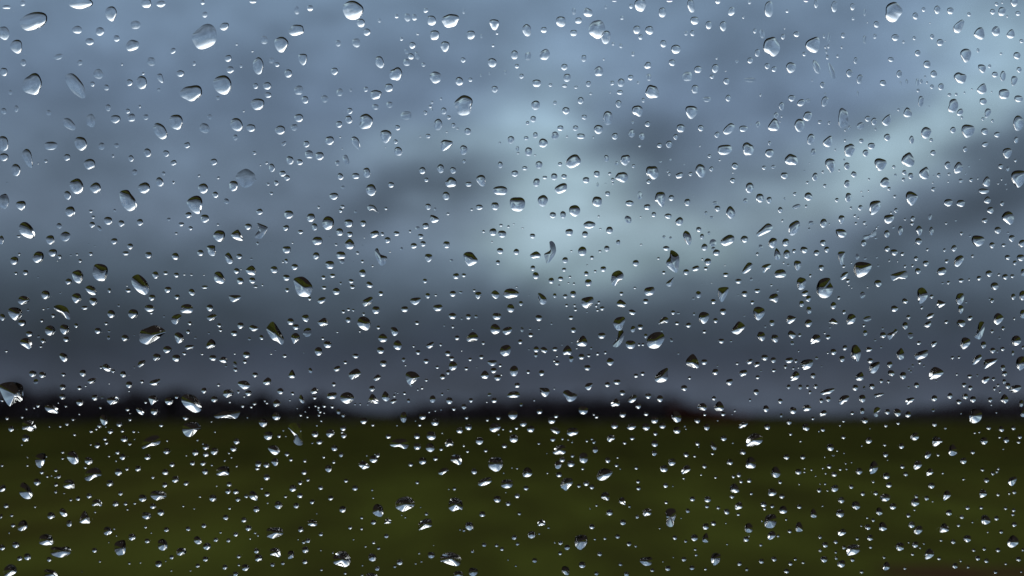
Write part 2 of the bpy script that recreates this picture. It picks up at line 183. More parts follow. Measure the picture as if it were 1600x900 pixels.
60 95 52 66 o -5; 113 36 16 12 f; 315 103 46 36 f; 338 152 56 52 o; P 418,200 430,150 460,130 495,170 502,210 470,245 440,235; 232 195 30 34 f; 284 234 36 24 f; 8 260 30 36 o; 596 80 40 46 f; 732 55 72 80 o; 817 75 46 62 o; 635 3 56 24 f; 920 166 44 54 o; 1055 17 34 32 o; 1180 42 75 78 o 30; 960 62 20 24 f; 1068 133 80 36 f -20; 1160 132 24 28 o; 1445 74 36 38 o; 1550 50 55 85 o 10; 1576 147 26 26 o; 940 265 22 24 o; 165 346 46 46 o; 195 412 38 48 o; 260 380 26 30 f; P 18,400 40,358 80,380 98,440 80,492 45,465; 296 470 66 64 f; 218 510 56 64 o; 300 525 40 36 f; 328 560 62 58 o 10; P 365,465 385,430 445,395 490,410 490,455 440,490 400,498; 588 436 72 62 o; P 698,385 740,340 800,290 845,310 840,350 770,390 715,410; P 1000,320 1025,285 1075,262 1102,290 1090,350 1045,398 1005,390; 1205 286 50 36 f; 1188 343 26 26 f; 1320 288 62 86 o 15; 1375 296 14 20 o; 1487 254 56 80 v; P 1435,350 1490,342 1528,365 1525,410 1480,420 1445,400; P 808,470 840,425 885,435 885,475 860,515 830,512; P 865,570 880,520 905,540 925,590 905,630 870,615; 970 466 62 72 o; 980 575 60 84 o; 738 507 36 44 f; 708 573 28 28 o; 1048 545 38 36 o; 1140 535 66 60 o 20; 1255 562 54 52 o 20; 1315 470 54 54 o; 1350 532 48 54 o; P 1455,600 1460,555 1520,555 1510,610 1500,670 1475,665; 248 645 62 66 o; 198 622 20 18 o; 136 707 70 46 o 70; 230 708 40 30 o; 48 740 52 54 o; 408 680 20 12 o; P 565,740 590,690 625,652 662,665 655,705 610,745 575,755; P 745,700 775,672 830,665 828,700 795,720 765,750; 415 765 52 40 o; 532 825 58 44 o; 650 808 26 32 f; 952 655 22 18 o; 993 675 24 24 f; 1080 680 62 96 v; P 865,760 885,725 940,715 970,740 968,780 915,792 870,785; 1300 700 50 52 o; 1198 773 26 30 o; 1508 688 30 24 o; P 1475,790 1500,750 1545,740 1540,780 1500,812 1480,808; 1115 845 90 105 i; P 1255,880 1280,820 1330,795 1380,800 1385,840 1410,885 1400,930 1370,970 1310,980 1260,940; 395 890 100 60 i; 838 862 24 18 o; 1545 820 34 32 o; 1580 655 16 18 o; 285 840 16 10 o; 197 850 14 10 f; 722 828 12 10 f; 1555 860 20 18 o
T 1330 300
P 505,40 520,0 560,-5 615,35 600,85 560,125 525,95; P 170,150 185,90 265,82 270,140 235,190 185,210; 85 145 40 50 o 20; 415 170 36 44 o; 370 192 24 22 o; 405 40 30 30 o; 108 42 18 14 f; P 305,240 320,215 390,212 390,260 350,290 320,285; 35 220 28 24 o; 67 240 18 20 o; 123 285 34 28 o; 44 290 26 26 o; 140 318 18 16 f; 900 98 80 66 o 80; 1015 105 74 66 o; 1262 75 66 60 i; 1398 107 36 42 o; 1215 3 60 24 f; 570 245 40 50 o; 563 292 34 34 o; 500 252 22 24 o; 730 230 34 60 f 10; 880 290 24 24 o; 968 264 20 16 f; 1290 168 64 56 i; 1237 264 48 42 o; P 1393,235 1420,190 1460,178 1498,205 1505,270 1470,302 1430,275; 1358 353 62 62 o; 1452 378 28 18 f; 392 325 26 28 f; 330 387 50 66 o; 455 357 42 88 o 5; P 110,425 115,405 180,390 215,352 232,370 225,405 175,420 140,440; 115 473 46 54 o; 228 425 28 22 f; 235 332 20 20 o; 250 315 16 16 f; P 595,350 625,310 655,335 655,370 640,402 620,395 612,370; 743 360 38 78 o; 623 455 60 60 o 20; 1022 383 30 32 o; 1100 406 24 22 f; P 1115,455 1125,410 1170,402 1228,420 1228,470 1180,502 1140,490; 1488 430 56 62 v; 1305 492 50 54 o; 1412 492 42 32 o; 1582 475 60 70 o 30; 332 525 50 52 o; 397 558 66 56 o; 473 573 38 34 o; 706 533 26 26 o; 865 537 28 32 o; 952 520 50 62 o 10; 57 600 36 52 f; 130 615 30 26 f; 237 603 22 22 f; 353 635 20 22 o; 430 642 16 14 o; 600 615 38 44 o; 690 660 54 50 o; 885 640 38 34 o; P 952,660 965,610 1010,585 1040,600 1035,640 990,690 960,680; 1125 592 30 26 o; 1448 605 50 44 o; 1570 608 70 62 o; 1515 655 38 44 o; P 22,720 35,665 85,645 180,665 182,710 140,760 75,790 40,765; 250 682 22 20 f; 498 687 26 28 o; 568 682 24 24 o; 617 730 52 56 o; P 365,785 380,760 500,728 522,760 510,800 440,805 385,820; P 795,745 810,705 860,695 880,720 870,755 820,770; 248 845 66 66 o; 1275 755 60 62 o; 1368 765 34 24 o; 1425 785 56 50 o; 1492 778 38 34 o; 1590 745 40 66 o; 1183 797 42 42 o; 1092 810 22 22 o; 1018 818 52 38 o; 900 838 30 32 o; 1328 870 72 70 o; 846 843 26 20 f; 152 882 20 14 o; 5 885 16 16 o
T 0 450
P 790,0 830,-25 880,0 888,55 850,62 810,35; P 165,120 180,85 220,72 270,95 268,125 210,152 175,140; 422 62 76 82 o -15; 710 92 82 92 o -20; 865 125 70 72 v; 783 182 62 36 o; P 75,225 85,190 125,178 180,190 210,230 190,275 140,298 95,265; 1012 22 32 40 o; 1187 22 52 34 o; 1315 10 130 90 o; 1555 15 60 55 o; 1408 88 60 54 o; 1385 187 94 66 o; 1400 230 34 22 o; P 492,180 540,155 610,175 640,220 650,285 620,285 580,245 530,210; 22 270 48 60 o; 205 322 70 58 o; 492 255 38 34 o; 558 45 22 14 f; 260 203 24 22 f; 403 195 24 18 o; 445 187 22 18 f; 1030 240 72 72 o -20; 1232 238 90 84 o; 1098 162 24 22 f; 1518 262 22 20 f; 388 302 36 30 o; 464 393 94 96 o -10; 597 382 86 90 o; 705 347 38 40 o; 983 328 34 28 o; 907 396 60 54 o; 1010 400 26 22 f; 1005 460 28 40 f; 272 424 64 50 o; 357 447 26 26 f; 400 488 48 42 o; 378 540 28 26 o; 613 473 52 50 o; 1158 462 64 60 o; 1244 434 14 14 f; P 185,510 200,475 250,462 290,500 292,540 268,565 225,540; P 1290,480 1300,400 1360,370 1445,345 1535,400 1490,445 1430,490 1370,520 1315,510; 1595 290 22 60 o; 1550 570 78 68 o; 58 584 32 20 o; P 550,620 575,600 620,620 622,660 598,684 565,660; 1450 638 72 60 i; P 1275,725 1290,680 1342,668 1340,695 1300,730; P 950,720 985,700 1025,740 1025,765 995,772 955,745; 935 735 26 26 o; 1047 768 34 34 o; 1245 735 16 18 f; 1140 797 54 56 o -10; 303 793 72 58 o; 393 803 66 54 o; 588 800 40 34 o; 768 787 58 64 o -20; 850 858 84 48 o 75; 332 865 44 44 f; 130 890 130 45 o; 1198 880 66 50 o; 1315 866 36 30 o; P 1385,890 1400,860 1475,840 1480,870 1450,900; 1010 885 20 12 o
T 266 450
200 38 52 66 o -20; 315 5 54 30 f; 64 82 46 44 o; 790 2 50 24 f; P 545,90 550,68 645,68 650,95 600,125 565,125; 1082 18 38 38 o; P 1160,0 1300,-10 1308,30 1270,62 1220,70 1180,45; 1418 8 40 20 f; 1537 30 66 66 o; 1290 98 32 32 o; P 1365,120 1385,90 1435,85 1435,120 1405,142 1375,138; P 93,200 110,160 165,148 205,170 208,215 170,232 105,225; 367 183 58 64 o; P 338,270 400,238 432,260 410,285 365,302; P 10,290 30,255 80,240 108,265 80,300 55,335 20,325; 182 326 38 34 o; 165 404 36 38 o; 453 344 36 36 o; 466 390 34 28 o; 358 417 18 22 f; 234 460 26 20 f; 650 347 56 56 o; P 730,365 760,342 815,365 800,390 765,398; 592 418 56 50 o; 733 470 30 26 f; 845 457 38 46 o -20; P 40,430 75,410 120,440 122,480 80,512 55,490; P 332,550 345,505 380,472 418,505 410,545 365,558; P 135,560 150,530 215,530 210,555 160,568; P 893,390 900,355 950,310 1000,370 1035,430 1055,480 1035,525 990,495 940,470; 1114 310 58 62 o; 1254 280 64 68 v -15; 1163 360 54 50 o; P 1118,460 1130,430 1165,415 1197,440 1195,470 1148,515 1130,490; P 1365,320 1390,295 1430,275 1458,305 1458,340 1400,352; 1270 410 80 84 f; 1548 407 24 16 o; 1595 220 18 34 o; 1412 467 26 26 o; 1457 522 72 66 o; 1372 586 70 76 o; 130 605 34 30 o; 295 610 26 20 o; 56 648 70 64 o; 395 646 64 50 o; P 452,665 490,635 525,655 515,690 475,685; 597 607 22 18 o; 706 618 66 58 o; 600 705 36 54 f -25; 516 720 22 24 f; 692 682 36 34 o; 604 755 38 36 o; 934 609 24 16 o; 974 572 20 14 f; 1060 628 40 30 o; 786 803 52 44 o; P 1095,810 1128,755 1155,800 1150,830 1110,830; 1298 763 34 48 o -15; 1545 746 66 44 o 60; P 620,880 660,840 710,860 730,900 680,910; P 858,870 900,828 935,850 920,890 880,895; 1518 882 44 30 o; 4 570 18 50 o; 1237 598 12 12 f
T 532 450
108 5 50 36 f; 373 50 44 42 o; P 205,140 215,110 275,80 300,95 285,140 230,168 210,160; 328 203 66 72 o; 808 70 44 50 o; 882 66 30 18 o; P 645,125 660,95 735,88 740,115 700,155 665,145; 1040 52 56 56 o; 1115 40 36 24 f; P 1395,50 1430,20 1470,50 1468,75 1440,100 1410,80; 1275 67 58 68 v; P 1508,60 1530,15 1590,5 1650,40 1640,75 1565,95 1520,80; 1238 22 30 24 o; 594 195 68 52 o; 902 182 86 62 o -10; 26 218 34 28 o; 74 198 34 24 o; 118 205 28 22 o; 214 240 26 28 o; 71 294 48 50 o; P 155,320 175,275 215,264 260,285 280,330 260,380 225,390 175,360; 708 322 42 36 o; 350 364 34 34 o; 178 400 20 20 o; 1037 258 72 56 o; 1184 265 48 48 o; 1256 264 34 32 f; 1123 284 22 22 f; 1448 261 80 64 o; 1040 358 28 26 o; 962 348 18 18 f; 1225 379 14 20 f; P 1542,180 1560,150 1595,155 1610,200 1580,225 1550,210; P 466,370 510,365 535,405 510,440 480,430; P 348,470 360,440 395,422 432,455 425,490 380,500; P 490,520 510,490 540,485 568,525 555,565 525,572 495,550; 371 576 68 62 o; P 793,540 810,515 862,498 855,540 820,558; 676 538 22 22 o; 928 524 28 26 o; 1079 460 42 42 o; P 1168,475 1185,435 1225,407 1268,435 1268,480 1190,495; P 1388,385 1400,345 1435,332 1475,365 1475,405 1430,427 1400,410; P 1498,400 1520,370 1570,358 1590,380 1570,415 1530,432; 1322 508 32 30 o; 140 628 60 42 o; 718 595 42 40 o; 994 605 50 48 o; 1030 652 44 42 o; 584 663 34 40 o; 44 688 34 32 o; 397 697 62 56 o; 602 714 18 18 o; 793 676 48 46 o; 1200 660 36 30 o; 1304 638 42 38 o; 1123 580 16 16 o; P 1365,695 1370,672 1442,670 1440,705 1400,720; 1478 716 30 28 o; P 1003,735 1015,690 1050,680 1080,705 1070,745 1030,762; 897 732 36 30 o; 996 780 34 42 o; 1165 745 36 30 o; 1418 762 56 50 o; P 1477,590 1490,545 1545,525 1577,550 1565,610 1520,630 1490,615; P 75,800 100,770 150,745 185,775 180,805 110,845 85,830; P 305,840 345,800 375,825 330,858; P 602,810 625,775 690,778 735,825 700,855 650,895 620,875; 945 820 50 48 o 40; 795 852 34 24 o; P 1300,805 1335,763 1372,795 1368,825 1345,840 1310,830; 1455 828 66 52 o; 1590 765 50 95 o; 1263 734 16 12 f; 1490 802 22 18 o
T 798 450
20 50 80 85 o; 94 142 38 46 o; 170 66 14 10 f; P 252,50 290,55 330,95 325,140 290,152 265,125; 408 70 34 44 o; 505 75 42 40 o; 578 55 56 58 o; P 655,130 665,95 755,80 765,130 735,165 700,187 660,160; 517 160 28 26 o; 592 160 26 22 o; 600 200 32 26 o; 816 133 28 28 o; 792 164 26 26 o; 804 204 28 24 o; 847 188 44 36 o; 707 222 16 16 f; 1025 50 36 34 o; P 980,140 1015,105 1068,145 1060,170 1025,178 990,165; 1250 122 50 46 o; P 1235,40 1250,0 1320,-10 1332,30 1310,60 1260,68; 1148 8 24 22 o; P 1090,215 1120,198 1158,220 1150,240 1120,248; 1504 226 42 38 o; 1550 232 30 22 f; 260 277 62 58 o; 558 274 46 36 o; 378 330 20 22 f; 580 388 50 48 o; 105 385 34 44 f; 180 378 26 20 f; 262 378 20 18 f; 185 434 44 42 o; 843 440 70 54 o; P 950,330 975,280 1040,265 1062,295 1040,350 1025,390 980,385; P 945,525 985,470 1000,400 1030,385 1052,430 1030,500 990,545 955,545; P 1065,530 1075,490 1130,488 1155,510 1145,550 1100,562; 1132 380 42 60 o 20; 1200 360 52 46 o; P 1365,335 1395,285 1430,265 1460,285 1455,320 1410,322; 1540 326 38 34 o; 1250 443 34 40 o; P 1258,500 1275,450 1330,412 1400,412 1425,465 1380,540 1330,560 1275,545; 1487 482 28 38 f -30; 1188 523 28 26 o; 1224 522 26 28 o; 88 497 40 42 o; P 612,500 670,440 708,490 695,535 625,533; 236 567 50 56 o; P 275,560 310,545 342,575 320,602 290,590; 233 620 34 40 o; 410 565 50 38 o; P 485,575 525,530 562,570 555,615 490,615; 170 568 16 16 f; 475 524 14 16 f; 567 503 16 14 f; 612 557 16 16 o; 745 557 20 24 o; 655 635 54 54 o; 723 625 34 28 o; 804 608 30 28 o; 876 598 28 28 o; 560 658 40 58 v; 404 672 26 24 o; 428 692 50 42 o; 428 630 20 18 o; 710 737 56 50 o; P 888,680 910,645 952,665 950,695 922,718 895,700; 30 768 76 98 o; 162 776 34 36 o; 286 786 50 52 o; 1552 607 20 18 f; P 1335,830 1370,780 1448,738 1455,790 1450,845 1400,872 1345,865; 1160 810 46 34 i; 1222 792 40 38 o; 898 882 50 36 o; 984 870 66 46 o; 735 888 60 20 o; 60 885 30 24 o; 1398 395 18 18 f
T 1064 450
162 60 50 62 o; P 345,60 350,0 440,-5 425,60 385,128 360,110; 590 52 54 52 o; 707 25 54 40 o; 115 98 24 22 f; 530 67 18 12 f; P 815,105 830,65 880,50 902,80 890,130 840,125; 895 25 22 28 f; 300 124 46 48 o; 662 132 36 36 o; 1150 48 66 50 o 60; 1180 98 46 56 o 20; 1118 146 46 56 o; P 1250,20 1260,-20 1400,-20 1412,40 1380,82 1290,85; 1462 90 30 30 o; 1412 162 54 66 o; P 162,280 175,235 210,220 258,240 255,290 215,330 180,310; 390 217 58 56 o; P 670,225 680,185 720,172 770,195 772,245 720,298 685,270; 1186 205 46 68 o -5; 1510 222 34 38 o; 122 240 22 28 o; 320 300 44 46 o; 70 343 50 44 o; 587 257 18 14 f; P 978,290 1000,252 1060,270 1060,290 1010,330 985,320; 1180 325 62 74 o 25; P 468,395 500,345 540,308 595,355 560,400 525,428 480,415; 843 322 46 56 o; 780 356 20 26 f; P 1368,320 1405,278 1455,325 1410,335; P 1535,310 1550,250 1590,240 1620,270 1600,320 1545,335; 1380 364 22 18 f; 217 404 34 30 o; P 706,440 725,405 770,415 780,465 750,490 715,465; P 838,460 850,432 895,440 898,490 875,503 845,485; P 990,420 1015,392 1062,425 1060,450 1030,468 1000,445; 1100 435 30 34 o; P 1200,515 1215,460 1240,430 1285,440 1288,490 1245,508; 1362 453 48 40 o; 1332 416 22 20 o; 374 490 52 42 o; 463 492 22 20 f; 1030 510 34 36 f; 1518 552 42 46 o; P 1568,630 1590,540 1630,540 1620,640; 1090 583 16 22 o; 1412 590 54 54 o; 1360 600 20 20 o; P 45,690 60,650 110,610 150,655 168,715 150,742 70,722; 216 684 56 48 o; 776 643 58 52 o; 856 666 50 50 o; 637 680 60 40 o 60; P 675,710 700,682 730,690 725,715 690,732; 521 699 30 24 o; 1003 668 70 50 o 75; 1066 675 28 36 o; 1492 655 48 58 o; P 1100,712 1130,670 1200,660 1225,680 1205,730 1140,757 1120,730; 967 728 32 34 o; 1042 742 22 26 o; 1087 736 18 18 o; 338 720 16 16 f; 318 776 54 56 o; P 540,790 555,765 605,758 610,795 560,818; 710 825 38 36 o; 860 762 38 30 o; 742 766 18 16 f; P 1013,855 1030,800 1065,768 1097,800 1085,835 1045,855; 1224 810 44 52 o; 1302 725 20 14 f; 80 832 32 28 o; P 422,885 425,850 475,842 475,880 450,900; 1256 648 30 26 f
T 1330 450
P 612,60 620,10 660,-5 695,25 708,75 670,130 630,140; 498 120 54 46 o 30; 745 78 34 36 o; 105 65 50 60 f; 400 190 60 62 i; P 795,150 805,110 870,135 870,150 820,182 800,170; P 968,110 985,55 1040,52 1040,110 1015,152 985,145; 1015 198 46 78 v; 1064 130 22 20 f; 1325 15 56 36 o; 1305 115 36 44 o; 1282 100 24 22 f; 1500 80 44 56 o; 1590 68 70 90 o; 1590 240 50 84 o; 654 182 26 28 o; 15 280 50 90 o; 150 285 76 50 f 80; P 695,275 715,240 765,232 760,262 715,285; P 672,345 700,315 738,308 735,345 705,365 680,358; 530 268 36 40 o; 500 348 52 68 o; 880 314 34 34 o; 1100 278 52 40 o 55; P 975,320 1000,292 1052,305 1052,345 1020,360 990,345; P 1320,290 1330,250 1365,232 1408,265 1400,300 1355,340 1330,325; 1510 284 24 22 o; 116 346 28 26 o; 130 415 36 52 o; 295 435 56 54 o; 292 374 24 22 f; P 332,440 345,420 395,400 405,378 432,395 400,430 355,480; P 1143,455 1160,415 1185,320 1228,315 1235,370 1210,450 1185,475; 1407 372 32 38 o; 1305 400 28 34 o; 550 440 56 56 f; 625 508 42 32 o; P 738,520 755,495 792,495 785,525 750,548; P 1012,520 1030,465 1065,458 1100,480 1095,525 1045,565 1020,550; P 1482,490 1500,450 1540,440 1570,470 1565,510 1520,535 1495,520; 1225 525 48 66 o; 1310 577 50 52 o; 1400 563 44 38 o; 1354 588 18 22 f; 1373 462 20 24 f; 1592 550 26 36 o; P 0,600 10,540 45,525 85,570 90,610 65,680 25,655 0,640; P 135,570 155,545 192,560 185,580 145,588; 278 548 20 20 f; P 420,600 440,575 465,555 490,600 485,650 460,665 430,645; P 585,625 620,595 700,572 712,600 695,635 650,655 605,660; 175 672 50 48 o; P 172,770 175,710 255,682 262,720 235,770 200,790; P 335,690 370,680 382,710 358,738 335,720; 938 644 28 30 o; 998 640 24 26 o; 1497 602 26 46 o; P 1122,700 1145,640 1190,615 1210,635 1190,670 1140,708; P 1228,735 1235,670 1280,655 1355,655 1330,690 1245,745; P 1525,700 1545,645 1600,635 1620,700 1595,745 1555,760; 1405 737 40 56 o; 633 690 30 28 o; 570 718 24 24 f; 673 720 20 22 f; 535 755 24 22 f; 553 772 22 22 f; P 722,830 730,770 775,730 848,765 845,800 790,835 735,845; P 38,830 55,800 95,775 115,815 105,850 55,855; 370 787 62 52 o 20; 480 810 60 66 o; 978 800 22 22 o; 1097 817 48 36 o; 1168 808 22 20 f; 1420 792 46 46 o; P 1210,860 1225,825 1275,820 1275,850 1235,885; 1318 842 34 34 o; 1417 865 34 44 o; 280 860 34 40 o; 345 866 28 32 o; 605 882 40 30 o; 1048 885 50 26 o; 787 860 14 14 f; 222 482 24 20 f
T 0 600 b
P -10,20 30,-10 120,-20 190,0 215,40 205,150 130,175 90,205 50,160 10,80; 18 155 28 20; 580 38 55 30; 735 42 42 24 b 30; 793 20 22 12; 578 125 55 35; 740 180 64 40; 352 205 34 24; 317 222 24 14; 245 232 22 18; P 415,215 430,195 490,190 535,225 540,260 520,272 470,265 430,245; 610 207 26 16; 540 176 16 10; 733 280 18 14; 878 133 54 34; 945 125 34 16 f; P 988,155 1000,130 1060,115 1100,135 1095,165 1030,190 1010,180; 930 220 26 18; 1195 15 58 40; 1195 67 20 12; 1425 5 80 26; P 1375,125 1395,110 1440,108 1460,155 1430,170 1405,195 1385,160; 1350 172 30 18; 1565 172 76 40; 1182 240 36 20; 1202 272 14 12; P 1260,225 1285,215 1325,240 1332,275 1310,284 1275,260; 1430 263 64 44; 66 320 36 22; 207 308 28 18; 103 422 56 34; P 205,395 215,350 260,338 310,345 333,400 325,425 285,437 240,420 210,420; 238 513 70 40 b -20; 202 565 16 14; 457 396 14 12; 557 395 24 16; 620 373 36 24; 677 330 30 20; P 925,310 950,285 985,300 996,355 965,382 940,360; 920 392 40 26; 1105 378 52 32; 1205 333 32 18; 1492 385 36 24; 843 440 34 22; 892 420 26 14; 980 398 14 12; 1022 445 50 28; 1134 441 32 12; 1238 443 28 18; 1282 446 14 10; 690 472 28 14; 972 512 34 20; 986 548 34 22; 840 563 18 12; 900 575 52 32 b -10; 1150 523 64 24 b 10; 1246 513 14 12; 1202 557 36 22; P 1312,590 1320,540 1360,500 1430,475 1478,490 1484,540 1450,568 1390,572 1335,598; 1548 527 20 14; 1543 632 60 32; 580 636 28 14; 580 693 28 14; P 618,670 640,630 690,625 722,670 722,725 680,742 645,715; P 325,690 350,650 420,645 418,700 395,755 370,777 338,750; 820 725 74 38; 790 777 30 14; P 782,860 800,810 850,780 900,775 935,810 935,850 880,862 830,895 795,890; 1088 638 38 26; 1133 685 56 30 b -20; 1010 670 22 14; 1075 713 18 14; 1365 685 54 30 b -10; 1095 825 66 42; 1176 793 34 16; 1277 794 52 24; 1530 823 54 34; 1415 868 30 18; 1590 755 36 26; 253 758 24 12; 18 757 26 20; 387 824 40 20 b -20; 516 805 32 16; 437 859 26 14; 543 860 42 26 b -20; 510 866 18 12; 476 851 14 12; 200 565 14 12; 254 680 14 8; 430 673 16 12
T 266 600 b
58 125 28 24; 12 172 54 34; 447 14 30 16; 313 68 48 34; P 490,95 500,60 550,50 588,75 570,105 525,125 505,115; 630 76 26 20; 724 92 58 36; 685 118 20 14; 408 150 60 34 b -10; 552 170 22 12; P 625,0 640,-25 700,-30 738,5 730,30 690,48 655,30; P 103,150 120,105 180,95 240,120 285,200 283,245 235,264 180,240 130,200; P 405,298 450,270 520,245 640,250 635,290 610,318 560,318 470,312 440,318; 672 208 34 18; 782 189 36 16; 750 214 24 16; 875 158 20 16; 895 178 26 16; 1020 75 60 36; 1132 92 32 22; P 953,180 965,155 990,142 1025,175 1020,190 970,212; 1107 153 18 12; P 1192,130 1210,98 1232,125 1242,165 1230,180 1205,160; P 1300,70 1320,40 1345,32 1374,60 1365,75 1320,92; 1337 130 36 22; P 1450,110 1465,82 1535,78 1540,105 1530,130 1490,138 1455,128; P 1550,130 1580,95 1620,85 1640,110 1640,150 1600,168; 1514 8 36 26; 143 320 50 28; P 112,425 130,370 200,350 250,355 288,410 245,435 210,475 175,488 140,475; 382 350 16 10; 715 312 14 12; 415 445 18 14; 860 372 82 46; 983 315 76 34 b -20; P 1090,400 1120,365 1175,362 1210,410 1220,490 1230,545 1215,567 1175,565 1140,530 1150,480 1120,440; 1047 432 16 14; 1210 435 16 14; 1070 485 14 12; 1008 486 36 20 b 10; 907 492 80 44; 1340 472 60 36 b -20; 1482 470 80 44; 1380 543 52 30 b -10; 1315 548 16 12; 1208 290 30 18; 1426 207 30 20; 1500 214 32 18; 1388 261 30 16; 1377 291 24 18; 1370 240 18 14; 1372 218 26 14; 1345 206 22 12; 1558 263 34 34; 1398 343 22 16; 1357 386 16 14; 1425 270 16 8; 1285 215 12 10; 1250 256 14 12; 1175 227 12 10; 1270 308 22 12; 1592 297 20 20; 252 522 20 16; 303 556 16 14; 330 592 60 36; 614 542 56 28; 585 608 58 32 b -20; 543 642 20 12; 568 682 20 12; 232 645 58 32; 408 635 70 38; 330 660 52 26; 150 664 16 12; 504 711 18 14; P 903,590 940,568 990,575 1015,625 975,655 935,635; P 935,715 970,685 998,700 993,745 970,758 950,740; 1080 656 42 22; 1117 706 34 16; 1245 716 30 16; 1520 602 54 32; 1422 681 26 12; 1514 729 30 14; 1465 793 64 42; 1240 826 46 24; 205 739 44 24; 302 740 48 30 b -10; 322 820 54 30; 386 754 22 10; P 425,828 440,780 490,760 540,770 548,815 535,840 480,846 440,842; 615 762 20 16 b -20; 815 755 58 24; 890 762 54 22; 806 788 38 18; 893 872 54 36; 18 754 48 26; 50 870 60 40 f; 1582 660 40 30; 1590 450 24 16; 1280 885 30 12
T 532 600 b
P 0,110 25,85 70,75 115,100 125,140 100,165 60,182 20,165 0,145; 292 50 50 36; P 257,150 295,90 350,155 352,175 320,180 270,165; P 382,120 412,65 450,105 452,135 430,160 400,148; P 460,165 480,142 517,140 515,165 480,180; 592 90 28 20; 630 160 28 26; 498 113 26 18; 530 84 14 10; 507 80 12 10; 755 40 26 16; 716 55 18 14; 655 8 30 26 f; 135 189 18 14; 183 190 18 14; 252 192 16 12; 853 150 56 44; 1008 163 58 40; 1208 156 38 26; 1423 158 50 30; 1143 216 42 32; 1050 235 38 20; 942 98 24 18; 1380 98 36 30 f; 998 57 30 14 f; 822 261 20 14; 878 250 16 12; 932 239 14 12; 1355 168 18 12; P 1543,115 1570,75 1640,70 1660,110 1610,125; 25 295 30 26; P 555,300 570,265 605,265 612,320 590,358 560,335; 760 310 60 36; 695 343 14 12; 734 381 32 20; 875 366 66 38 b 15; 215 350 62 38; 300 382 30 18; 524 385 16 12; 1168 317 34 16; 1360 337 28 16; 1462 320 42 20; P 1380,420 1400,370 1440,362 1482,385 1470,420 1425,445; 26 420 54 26; 30 485 50 28; 1103 438 58 34; 1186 414 60 22 b 5; 1506 421 22 14; 1576 435 28 20; 1465 469 18 14; 443 494 46 22; P 455,560 480,525 540,508 600,512 632,555 615,595 585,598 540,578 490,582; 708 491 54 30; 840 495 86 46; 942 455 14 10; 711 591 64 32; P 790,600 800,560 830,545 862,565 870,605 832,628; 932 607 34 20; P 968,560 985,520 1020,505 1045,550 1030,572 985,578; 1287 540 72 38; 1142 574 24 14; 1176 627 30 16; 1345 621 34 18; 1518 580 46 24; 12 663 32 28; 343 667 40 22; 318 652 12 10; 244 664 14 14; 305 710 74 36 b -15; P 167,745 200,710 250,735 268,768 215,788 190,772; 650 753 42 18 b -10; 760 726 68 34; 880 697 44 24; P 1020,705 1035,665 1075,652 1112,670 1122,725 1100,748 1060,730; P 1370,755 1378,695 1430,675 1490,690 1502,750 1470,800 1430,808 1390,785; 1238 817 52 34; P 903,822 930,790 975,775 1003,795 970,820 935,843; 1512 826 14 12; 1588 778 12 12
T 798 600 b
60 18 48 30; P 0,90 30,60 75,80 60,105 20,125 -10,120; P 267,40 300,35 345,40 360,70 345,100 318,118 285,95; 404 45 18 12; P 485,90 495,62 530,55 560,75 610,95 608,130 580,155 540,162 515,140; P 687,30 705,-5 755,-10 755,15 735,48 715,56; 895 12 50 30; 988 12 54 28; 218 152 18 14; 97 190 30 32 f; 1034 88 50 32; 1274 118 52 32; 1382 145 56 42; P 925,190 945,155 980,132 1008,170 1008,195 965,208 935,203; P 1090,150 1110,115 1155,98 1165,135 1130,170 1095,168; 1182 210 54 34 b 10; 267 261 50 30; 420 301 40 24; 672 258 82 44; 770 286 22 10; 795 311 36 12 b 20; 1038 293 58 30; 1255 284 42 20; P 1490,310 1500,260 1540,250 1575,290 1575,335 1540,355 1505,335; 1332 343 66 38; 20 302 88 44; 117 376 62 34; 380 352 66 28; 54 413 34 16; 185 427 66 38; P 365,415 400,400 450,420 455,445 430,462 400,450; P 520,455 530,415 570,405 615,415 622,455 570,480 540,475; 962 395 64 36; P 1075,405 1095,375 1135,362 1162,385 1145,412 1110,424; 1254 410 70 36; 1407 397 60 30 b 5; 1540 438 66 38; 1340 463 38 26; 28 517 80 46; 390 519 46 22; 480 510 26 16; 532 517 16 12; 568 540 18 14; 260 554 26 14; 705 531 26 12; 752 513 24 12; 770 541 28 22 b -30; P 893,515 900,480 935,468 965,490 955,515 915,535; 1125 508 44 22; 1055 550 34 18; 1335 562 60 32; P 390,635 410,590 450,565 495,570 510,615 495,645 430,652; 783 617 50 38; 572 670 32 16; 477 708 48 28; P 637,700 640,655 675,635 708,655 714,700 690,730 655,725; 898 712 48 34; 990 683 20 12; 1330 648 46 34; 980 756 36 22; 558 750 66 34 b 8; 440 760 62 50 b -25; 60 783 20 12; 667 787 30 16; P 115,850 120,795 155,770 190,795 198,835 160,860; P 797,860 820,800 870,780 940,805 930,840 880,885 820,890; 448 847 50 28; 340 826 20 12; 1164 782 32 18; 1493 736 68 36 b 15; 1420 801 68 26 b 5; 1590 815 30 34; 1014 787 14 12; 335 643 10 10
T 1064 600 b
